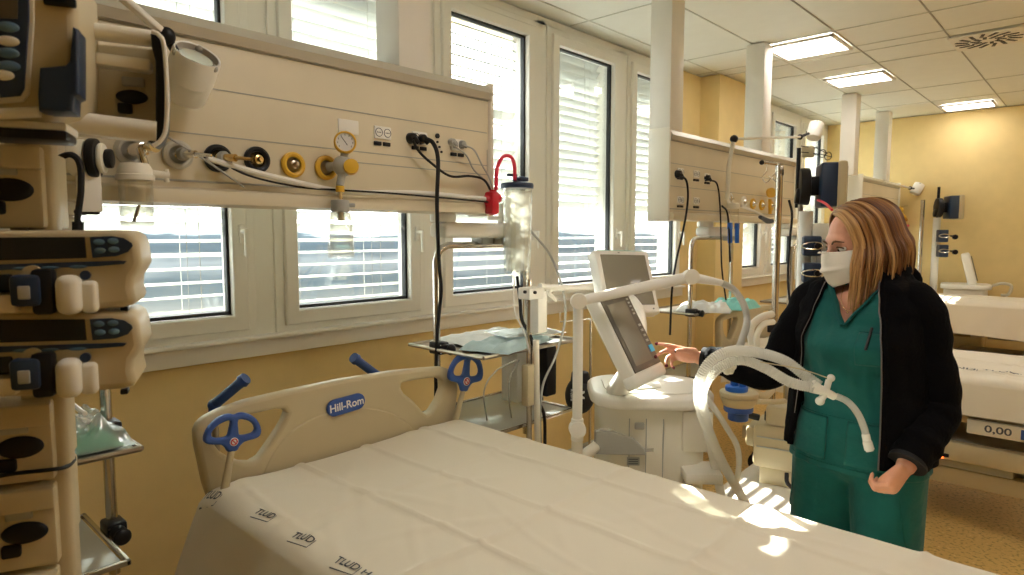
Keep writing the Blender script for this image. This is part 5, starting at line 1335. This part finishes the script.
# ================================================================= THE WOMAN
WR = V((-.55, 2.20, 0)); WA = R(-10)
WM = Matrix.Translation(WR) @ Matrix.Rotation(WA, 4, 'Z'); WI = WM.inverted()
def wl(px, py, d): return WI @ at(px, py, d=d)
wo = thing('person', 'woman in teal scrubs, black jacket and white mask touching the lower screen', 'person', M=WM)
# joints in her own frame (front = -y, her left = +x)
sR, sL = V((-.150, .01, 1.325)), V((.152, .01, 1.325))
handR = WI @ (M2 @ V((W2*.93, -H2*.80, .010))); wrR = wl(700, 358, 2.25); elR = wl(768, 369, 2.13)
elL = V((.205, .03, 1.05)); wrL = wl(906, 466, 1.80); 
hdc = wl(861, 243, 2.0)           # head centre
HA = R(-36)
HM = Matrix.Translation(hdc) @ Matrix.Rotation(HA, 4, 'Z') @ Matrix.Rotation(R(16), 4, 'X') @ Matrix.Scale(1.07, 4)
mb = MB()
# trunk, pelvis, legs
mb.ball((0, .0, .90), (.165, .115, .13)); mb.ball((0, .0, 1.06), (.130, .095, .14)); mb.ball((0, .0, 1.21), (.150, .108, .16)); mb.ball((0, .0, 1.31), (.150, .085, .08))
for s_ in (-1, 1):
    mb.ball((s_*.07, -.085, 1.20), (.065, .06, .065))
    hip, kn, an = V((s_*.09, .0, .87)), V((s_*.10, -.01, .48)), V((s_*.11, .02, .09))
    mb.cap(hip, kn, .090, .056); mb.cap(kn, an, .056, .036); mb.ball(kn+V((0, .03, -.13)), (.05, .05, .11))
    mb.cap(an-V((0, 0, .03)), an+V((s_*.02, -.14, -.05)), .038, .030)
mb.cap(sR, sL, .058); 
nk0 = V((0, .01, 1.36)); nk1 = HM @ V((0, .012, -.07)); mb.cap(nk0, nk1, .054, .050)
# skull, jaw, nose, ears
mb.ball((0, .008, .025), (.073, .092, .088), HM); mb.ball((0, -.012, -.035), (.060, .070, .075), HM); mb.ball((0, -.048, -.075), (.032, .030, .028), HM)
mb.ball((0, -.072, .022), (.045, .018, .03), HM); mb.cap((0, -.088, .010), (0, -.108, -.026), .008, .012, HM)
for s_ in (-1, 1): mb.ball((s_*.032, -.055, -.020), (.020, .014, .018), HM); mb.ball((s_*.074, .005, -.01), (.008, .018, .028), HM)
# arms
mb.cap(sR, elR, .052, .040); mb.cap(elR, wrR, .040, .024); mb.cap(sL, elL, .052, .042); mb.cap(elL, wrL, .041, .026)
def hand(wr, d, side, pn, curl, spread, thumb, s=1.0):
    "wr wrist, d pointing direction, side = towards the index side, pn = palm normal (fingers curl towards it)"
    d = V(d).normalized(); side = (V(side)-d*V(side).dot(d)).normalized(); pn = (V(pn)-d*V(pn).dot(d)); pn = (pn-side*pn.dot(side)).normalized()
    c = V(wr)
    pal = c+d*.045*s
    rot = Matrix((side, d, pn)).transposed()
    mb.ball(pal, (.038*s, .050*s, .016*s), rot=rot); mb.ball(c+d*.065*s, (.040*s, .028*s, .014*s), rot=rot); mb.cap(c, c+d*.04*s, .022*s, .02*s)
    tips = []
    for k, (off, ln, r_) in enumerate(((.028, .072, .0085), (.0095, .080, .0088), (-.0095, .074, .0083), (-.027, .058, .0074))):
        p = c+d*(.088-.006*abs(k-1.2))*s+side*off*s
        a = 0; dd = (d+side*(spread*(1.5-k)*.12)).normalized()
        ls = (.45*ln, .31*ln, .24*ln)
        for j in range(3):
            a += curl[k][j]
            v = (dd*math.cos(a)+pn*math.sin(a))*ls[j]*s
            mb.cap(p, p+v, r_*(1-.10*j)*s, r_*(1-.10*(j+1))*s, seg=12); p = p+v
        tips.append((p, v.normalized(), r_*s))
    tb = c+d*.022*s+side*.028*s; t1, t2 = V(thumb[0]), V(thumb[1])
    f = lambda q: (side*q.x+d*q.y+pn*q.z)*s
    p1 = tb+f(t1); p2 = p1+f(t2)
    mb.cap(c+d*.02*s+side*.012*s, tb, .016*s, .013*s); mb.cap(tb, p1, .0125*s, .010*s); mb.cap(p1, p2, .010*s, .0085*s)
    tips.append((p2, f(t2).normalized(), .0085*s))
    return tips
# right hand reaches the screen: index and middle forward, others bent
WRR = WI.to_3x3()
dR = (handR-wrR).normalized()
tR = hand(wrR, dR, WRR @ (-FW*.7+UP*.7), WRR @ (-UP*.8-FW*.5), [(.0, .10, .1), (.35, .5, .3), (.7, .8, .4), (.85, .9, .5)], .10, ((.016, .030, .018), (-.004, .026, .010)), .98)
# left hand hangs loosely closed in front of the hip
dL = WRR @ (-RT*.62-UP*.72-FW*.18)
tL = hand(wrL, dL, WRR @ (-RT*.6+UP*.5-FW*.55), WRR @ (FW*.8-RT*.5-UP*.2), [(.9, 1.15, .8), (1.0, 1.15, .8), (1.05, 1.15, .8), (1.05, 1.15, .8)], .1, ((.004, .034, .012), (-.012, .022, .014)), .98)
raw = mb.build('raw_body', M_['skin'])
def remesh(o, vox, smooth=4, fac=.5):
    m = o.modifiers.new('r', 'REMESH'); m.mode = 'VOXEL'; m.voxel_size = vox; m.use_smooth_shade = True
    if smooth: q = o.modifiers.new('s', 'SMOOTH'); q.iterations = smooth; q.factor = fac
    dg = bpy.context.evaluated_depsgraph_get(); dg.update()
    me = bpy.data.meshes.new_from_object(o.evaluated_get(dg)); me.transform(Matrix.Translation(o.location))
    mt = o.data.materials[0]
    bpy.data.objects.remove(o); me.materials.clear(); me.materials.append(mt)
    for p in me.polygons: p.use_smooth = True
    return me
def put(name, me, parent, label=None):
    me.name = name; o = bpy.data.objects.new(name, me); COL.objects.link(o); o.parent = parent
    if label: o['label'] = label
    return o
body = put('body', remesh(raw, .0042, 3), wo)
mb = MB()
for (p, v, r_) in tR+tL[:0]:
    mb.ball(p+v*.003, (r_*.75,)*3)
mb.build('fingernails', M_['lip'], wo, label='dark red fingernails')
# eyes, brows
for s_ in (-1, 1):
    mb = MB(); mb.ball((s_*.031, -.073, .004), (.0135, .011, .0085), HM); ey = mb.build('eye', M_['eye'], wo)
    mb = MB(); mb.ball((s_*.031-.002, -.082, .002), (.0060, .003, .0062), HM); mb.build('iris', M_['iris'], ey)
    mb = MB(); mb.tube([HM @ V((s_*(.031-.016), -.079, .007)), HM @ V((s_*.031, -.085, .0125)), HM @ V((s_*(.031+.017), -.076, .007))], [.0012, .0024, .0016], 8, 6); mb.build('eyelash', M_['brow'], ey)
    mb = MB(); mb.tube([HM @ V((s_*.012, -.088, .022)), HM @ V((s_*.03, -.088, .030)), HM @ V((s_*.052, -.074, .024))], [.0028, .0034, .0015], 8, 6); mb.build('eyebrow', M_['brow'], wo)
# folded white respirator mask
def maskf(u, v):
    a = (u-.5)*2; b_ = (v-.5)*2
    out_ = .034*(1-abs(a)**1.6)*(1-.35*b_*b_)
    x = a*.068*(1-.18*b_*b_); z = -.048+b_*(.056-.014*abs(a))
    yb = -.092+.055*abs(a)**2.2+(.012 if b_ < -.5 else 0)*0
    ridge = .010*math.exp(-(b_/.12)**2)
    return V((x, yb-out_-ridge*(1-abs(a)), z))
mb = MB(); mb.grid(maskf, 40, 36, M=HM); mk = mb.build('face_mask', M_['mask'], wo)
so = mk.modifiers.new('thick', 'SOLIDIFY'); so.thickness = .002
mb = MB()
for s_ in (-1, 1):
    mb.tube([HM @ V((s_*.062, -.04, -.02)), HM @ V((s_*.076, -.01, .005)), HM @ V((s_*.080, .015, .01)), HM @ V((s_*.074, .0, -.03)), HM @ V((s_*.062, -.035, -.07))], .0012, 6, 6)
mb.build('ear_loop', M_['mask'], mk)
mb = MB(); mb.tube([HM @ V((-.028, -.108, .003)), HM @ V((0, -.126, .006)), HM @ V((.028, -.108, .003))], .0022, 6, 6); mb.build('nose_wire', M_['mask'], mk)
# ---- hair: long strands from a parting down past the shoulders
rs = random.Random(11)
me_list = []
hairbm = bmesh.new(); tone = hairbm.verts.layers.float.new('tone')
def strand(pts, r0, tn, seg=6, flat=.55):
    P = crom(pts, 5); L = len(P)
    prev = None; a = None
    for i in range(L):
        t = (P[min(i+1, L-1)]-P[max(i-1, 0)]).normalized()
        if a is None: a = t.orthogonal().normalized()
        a = (a-t*a.dot(t)).normalized(); c = t.cross(a)
        f = i/(L-1); rr_ = r0*(.55+.6*math.sin(PI*min(1, f*1.2+.1)))*(1-.75*max(0, f-.7)/.3)
        ringv = []
        for j in range(seg):
            v_ = hairbm.verts.new(P[i]+a*(rr_*math.cos(2*PI*j/seg))+c*(rr_*math.sin(2*PI*j/seg))); v_[tone] = tn+.25*(f-.4); ringv.append(v_)
        if prev:
            for j in range(seg): fc = hairbm.faces.new((prev[j], prev[(j+1) % seg], ringv[(j+1) % seg], ringv[j])); fc.smooth = True
        prev = ringv
HC = V((0, .012, .022)); HRx, HRy, HRz = .083, .102, .098
gl = HM.to_3x3().inverted() @ V((0, 0, -1))      # straight down in head space
for k in range(620):
    # parting runs front to back, slightly to her right; strand leaves sideways at azimuth a
    side = 1 if rs.random() < .62 else -1
    a0 = rs.uniform(-.72, 2.95)     # angle round the head, 0 = side, -pi/2 front, pi/2 back
    if side < 0: a0 = rs.uniform(-.55, 2.95)
    a0 = min(a0, PI/2+.15) if side > 0 else min(a0, PI/2+.1)
    lay = rs.uniform(0, 1)
    k_ = 1+.10*lay
    py = -.070+.15*(max(0, min(1, (a0+1.0)/2.6)))
    part = V((-.012, py, 0))
    zt_ = HC.z+HRz*math.sqrt(max(.05, 1-(py-HC.y)**2/HRy**2))
    root = V((-.012, py, zt_*1.0+.004*lay))
    tgt = V((side*HRx*k_*math.cos(a0), HC.y+HRy*k_*math.sin(a0), 0))
    pts = [root]
    for f in (.25, .5, .75, 1.0):
        el = PI/2*(1-f)
        x = part.x*(1-f)+tgt.x*math.sin(PI/2*f); y = root.y*(1-f)+tgt.y*f*1.0+ (0)
        y = root.y+(tgt.y-root.y)*math.sin(PI/2*f)
        z = HC.z-.0+(zt_-HC.z)*math.cos(PI/2*f)*1.0+.006*lay
        z = z if f < 1 else HC.z-.015
        pts.append(V((x, y, z)))
    wv = rs.uniform(-.010, .010); w2 = rs.uniform(-.004, .004)
    ln = rs.uniform(.135, .195) if math.sin(a0) > -.3 else rs.uniform(.150, .230)
    out_ = tgt.normalized()
    for f in (.3, .6, .85, 1.0):
        sp_ = .016*math.sin(PI*f*.8)-.020*f*f+.010*lay
        p = pts[4]+gl*(ln*f)+V((out_.x, out_.y, 0))*sp_+V((wv*f+w2*math.sin(f*5), w2*math.cos(f*6)+(-.012*f if a0 < 0 else .006*f), 0))
        if p.y < -.060 and abs(p.x) < .060: p.x = side*.060
        pts.append(p)
    tn = .42+.28*math.sin(a0*9+side)+rs.uniform(-.38, .38)-.18*(1-lay)+(.22 if a0 < -.1 else 0)-.16*max(0, math.sin(a0))
    strand([HM @ p for p in pts], rs.uniform(.0022, .0052), max(0, min(1, tn)))
hme = bpy.data.meshes.new('hair'); hairbm.to_mesh(hme); hairbm.free(); hme.materials.append(M_['hair'])
put('hair', hme, wo, 'shoulder length blond and brown hair')
# scalp cap under the strands so no skin shows between them
mb = MB(); mb.ball(HC+V((0, .012, .004)), (.079, .092, .094), HM); mb.ball(HC+V((0, .035, -.06)), (.074, .066, .08), HM)
cap_ = mb.build('hair_base', mat('brown hair base', (.14, .06, .02), .6), wo)
# ---- scrub top: lofted, V neck, folds
def loft(name, m, prof, nu, nv, keep=None, fold=.004, closed=True, par=None, seed=1, ang=(0, 2*PI), sup=2.3, extra=None):
    zs = [p[0] for p in prof]
    def fn(u, v):
        z = zs[0]+(zs[-1]-zs[0])*v
        i = 0
        while i < len(zs)-2 and ((z < zs[i+1]) if zs[0] > zs[-1] else (z > zs[i+1])): i += 1
        t = (z-zs[i])/(zs[i+1]-zs[i]); t = t*t*(3-2*t)
        q = [prof[i][j]+(prof[i+1][j]-prof[i][j])*t for j in range(1, 5)]
        a = ang[0]+(ang[1]-ang[0])*u
        ca, sa = math.cos(a), math.sin(a)
        x = q[2]+q[0]*math.copysign(abs(ca)**(2/sup), ca); y = q[3]+q[1]*math.copysign(abs(sa)**(2/sup), sa)
        n_ = NO.noise(V((ca*2.2, sa*2.2, z*7+seed)))+.6*NO.noise(V((ca*5, sa*5+z*4, z*5+seed*3)))+.9*(1-abs(NO.noise(V((ca*3+z*3, sa*3, z*3.5+seed*7))))*3)*.5
        o_ = V((ca, sa, 0))*fold*n_
        p = V((x, y, z))+o_
        return extra(p, a, z) if extra else p
    mb = MB(); mb.grid(fn, nu, nv, closed, keep=keep)
    return mb
VZ, VT = 1.275, 1.40
def vcut(u, v, c): return not (c.y < .02 and c.z > VZ and abs(c.x+.0) < (c.z-VZ)*.62+.003)
prof = [(1.415, .070, .062, 0, .012), (1.395, .120, .075, 0, .012), (1.36, .178, .090, 0, .010), (1.29, .175, .118, 0, .0), (1.21, .165, .150, 0, -.012), (1.12, .152, .135, 0, -.006), (1.02, .158, .128, 0, 0), (.92, .184, .138, 0, 0), (.83, .198, .146, 0, 0)]
mb = loft('t', None, prof, 150, 120, vcut, fold=.009, seed=3)
top = mb.build('scrub_top', M_['teal'], wo, angle=80); so = top.modifiers.new('thick', 'SOLIDIFY'); so.thickness = .003
def surf(x, z, off=.004):
    "front of the scrub top"
    zs = prof; i = 0
    while i < len(zs)-2 and z < zs[i+1][0]: i += 1
    t = (z-zs[i][0])/(zs[i+1][0]-zs[i][0]); t = t*t*(3-2*t)
    q = [zs[i][j]+(zs[i+1][j]-zs[i][j])*t for j in range(1, 5)]
    k = max(0, 1-abs(x/q[0])**2.3)**(1/2.3)
    return V((x, q[3]-q[1]*k-off, z))
mb = MB()
for s_ in (-1, 1):
    pts = [surf(s_*((z-VZ)*.62+.004), z, .004) for z in (VZ, VZ+.03, VZ+.06, VZ+.09, VZ+.12)]+[V((s_*.082, .0, 1.412)), V((s_*.078, .04, 1.425))]
    mb.tube(pts, .011, 10, 6, flat=.4)
mb.tube([V((-.078, .04, 1.425)), V((-.04, .08, 1.435)), V((0, .088, 1.437)), V((.04, .08, 1.435)), V((.078, .04, 1.425))], .011, 10, 5, flat=.5)
mb.build('neckband', M_['teal_band'], top)
# chest pocket with pen, side pocket, stitched hem
mb = MB(); mb.grid(lambda u, v: surf(.052+.085*u, 1.165+.095*v, .011), 16, 14); pk = mb.build('chest_pocket', M_['teal'], top); so = pk.modifiers.new('t', 'SOLIDIFY'); so.thickness = .004
mb = MB(); mb.tube([surf(.052+.085*u/8, 1.262, .012) for u in range(9)], .0022, 6); mb.build('pocket_hem', M_['teal_band'], pk)
mb = MB(); mb.tube([surf(.082, 1.275, .016), surf(.083, 1.215, .018)], .0042, 8); mb.build('pen', M_['black'], pk)
mb = MB(); mb.grid(lambda u, v: surf(-.15+.12*u, .86+.13*v, .010), 16, 14); pk = mb.build('hip_pocket', M_['teal'], top); so = pk.modifiers.new('t', 'SOLIDIFY'); so.thickness = .004
mb = MB(); mb.grid(lambda u, v: surf(.03+.12*u, .86+.13*v, .010), 16, 14); pk = mb.build('hip_pocket', M_['teal'], top); so = pk.modifiers.new('t', 'SOLIDIFY'); so.thickness = .004
mb = MB()
for zz_ in (.848, .995):
    mb.tube([surf(-.16+.32*u/24, zz_, .006 if zz_ < .9 else .014) for u in range(25)], .0016, 5)
mb.build('hem_stitching', M_['teal_dark'], top)
# necklace
mb = MB(); mb.tube([V((-.05, -.02, 1.40)), V((-.03, -.085, 1.345)), V((0, -.103, 1.315)), V((.03, -.085, 1.345)), V((.05, -.02, 1.40))], .0009, 6, 6); mb.ball((0, -.105, 1.31), .003); mb.build('necklace', M_['brass'], wo)
# ---- trousers
mb = MB()
mb.ball((0, .0, .88), (.178, .128, .12))
for s_ in (-1, 1):
    mb.cap((s_*.090, 0, .86), (s_*.105, -.01, .48), .110, .092); mb.cap((s_*.105, -.01, .48), (s_*.112, .02, .08), .092, .080)
tr = mb.build('raw_tr', M_['teal']); tr = put('scrub_trousers', remesh(tr, .008, 6), wo)
for s_ in (-1, 1):
    mb = MB(); mb.tube([V((s_*.155, -.082, .80)), V((s_*.175, -.075, .66)), V((s_*.178, -.05, .64))], .002, 5, 4); mb.build('trouser_seam', M_['teal_dark'], tr)
# shoes
for s_ in (-1, 1):
    mb = MB(); mb.ball((s_*.12, -.06, .045), (.046, .125, .042)); mb.box((s_*.12, -.06, .014), (.085, .25, .026), .012); mb.build('shoe', M_['white'], wo)
# ---- black fleece jacket, worn open
jp = [(1.440, .080, .070, 0, .022), (1.415, .115, .086, 0, .02), (1.375, .165, .102, 0, .015), (1.31, .188, .122, 0, .005), (1.22, .190, .160, 0, -.005), (1.10, .192, .158, 0, 0), (.98, .205, .155, 0, 0), (.87, .212, .160, 0, .0)]
def jkeep(u, v, c):
    if c.y > -.02: return True
    t_ = (c.z-.87)/.57
    lim_r = .150-.035*max(0, 1-abs(t_-.55)*2)-.075*max(0, t_-.62)*2.2
    lim_l = .118+.01*(1-t_)-.070*max(0, t_-.62)*2.0
    return c.x > lim_l if c.x > 0 else c.x < -lim_r
mb = loft('t', None, jp, 170, 110, jkeep, fold=.006, seed=8)
jk = mb.build('fleece_jacket', M_['jacket'], wo, angle=80); so = jk.modifiers.new('thick', 'SOLIDIFY'); so.thickness = .006; so.offset = 1
def jsurf(x, z, off=.004):
    zs = jp; i = 0
    while i < len(zs)-2 and z < zs[i+1][0]: i += 1
    t = (z-zs[i][0])/(zs[i+1][0]-zs[i][0]); t = t*t*(3-2*t)
    q = [zs[i][j]+(zs[i+1][j]-zs[i][j])*t for j in range(1, 5)]
    k = max(0, 1-abs(x/q[0])**2.3)**(1/2.3)
    return V((x, q[3]-q[1]*k-off, z))
mb = MB()
zr = [.87+.54*k/30 for k in range(31)]
def liml(z): t_ = (z-.87)/.57; return .118+.01*(1-t_)-.070*max(0, t_-.62)*2.0
def limr(z): t_ = (z-.87)/.57; return .150-.035*max(0, 1-abs(t_-.55)*2)-.075*max(0, t_-.62)*2.2
for sg, lf in ((1, liml), (-1, limr)): mb.tube([jsurf(sg*(lf(z)+.004), z, .004) for z in zr], .0095, 8)
mb.build('front_edge', M_['jacket'], jk)
mb = MB(); mb.tube([jsurf(liml(z)-.002, z, .012) for z in zr], .0022, 6); mb.tube([jsurf(-(limr(z)-.004), z, .012) for z in zr[6:]], .0012, 6); mb.build('zip', M_['zip'], jk)
mb = MB()
mb.tube([V((-.085, -.035, 1.395)), V((-.098, .02, 1.43)), V((-.06, .075, 1.455)), V((0, .095, 1.462)), V((.06, .075, 1.455)), V((.098, .02, 1.43)), V((.085, -.035, 1.395))], [.012, .022, .03, .034, .03, .022, .012], 14, 6)
mb.ball((0, .11, 1.40), (.12, .045, .07)); mb.build('hood', M_['jacket'], jk)
# sleeves
def sleeve(pts, rr_, seed):
    P = crom(pts, 14); mb = MB(); L = len(P)
    def rf(t_): 
        k = t_*(len(rr_)-1); i = min(int(k), len(rr_)-2); return (rr_[i]+(rr_[i+1]-rr_[i])*(k-i))*(1+.035*math.sin(t_*34+seed)+.03*math.sin(t_*61))
    mb.tube(P, rf, 28, 1); return mb
dn = (wrR-elR).normalized()
mb = sleeve([V((-.10, .01, 1.34)), sR+V((-.012, 0, .0)), sR*.5+elR*.5+V((0, 0, -.005)), elR+V((0, 0, -.008)), elR*.4+wrR*.6, wrR-dn*.018], [.066, .068, .064, .060, .052, .040], 1)
sl_ = mb.build('sleeve', M_['jacket'], jk, angle=70)
mb = MB(); mb.tube([wrR-dn*.035, wrR-dn*.008], .040, 24); mb.build('cuff', M_['rubber'], sl_)
dn = (wrL-elL).normalized()
mb = sleeve([V((.10, .01, 1.335)), sL+V((-.002, 0, .0)), sL*.5+elL*.5+V((.004, 0, 0)), elL+V((.0, 0, 0)), elL*.5+wrL*.5+V((0, 0, -.01)), wrL-dn*.015], [.066, .068, .060, .060, .060, .052], 4)
sl_ = mb.build('sleeve', M_['jacket'], jk, angle=70)
mb = MB(); mb.tube([wrL-dn*.035, wrL-dn*.006], .050, 24); mb.build('cuff', M_['rubber'], sl_)
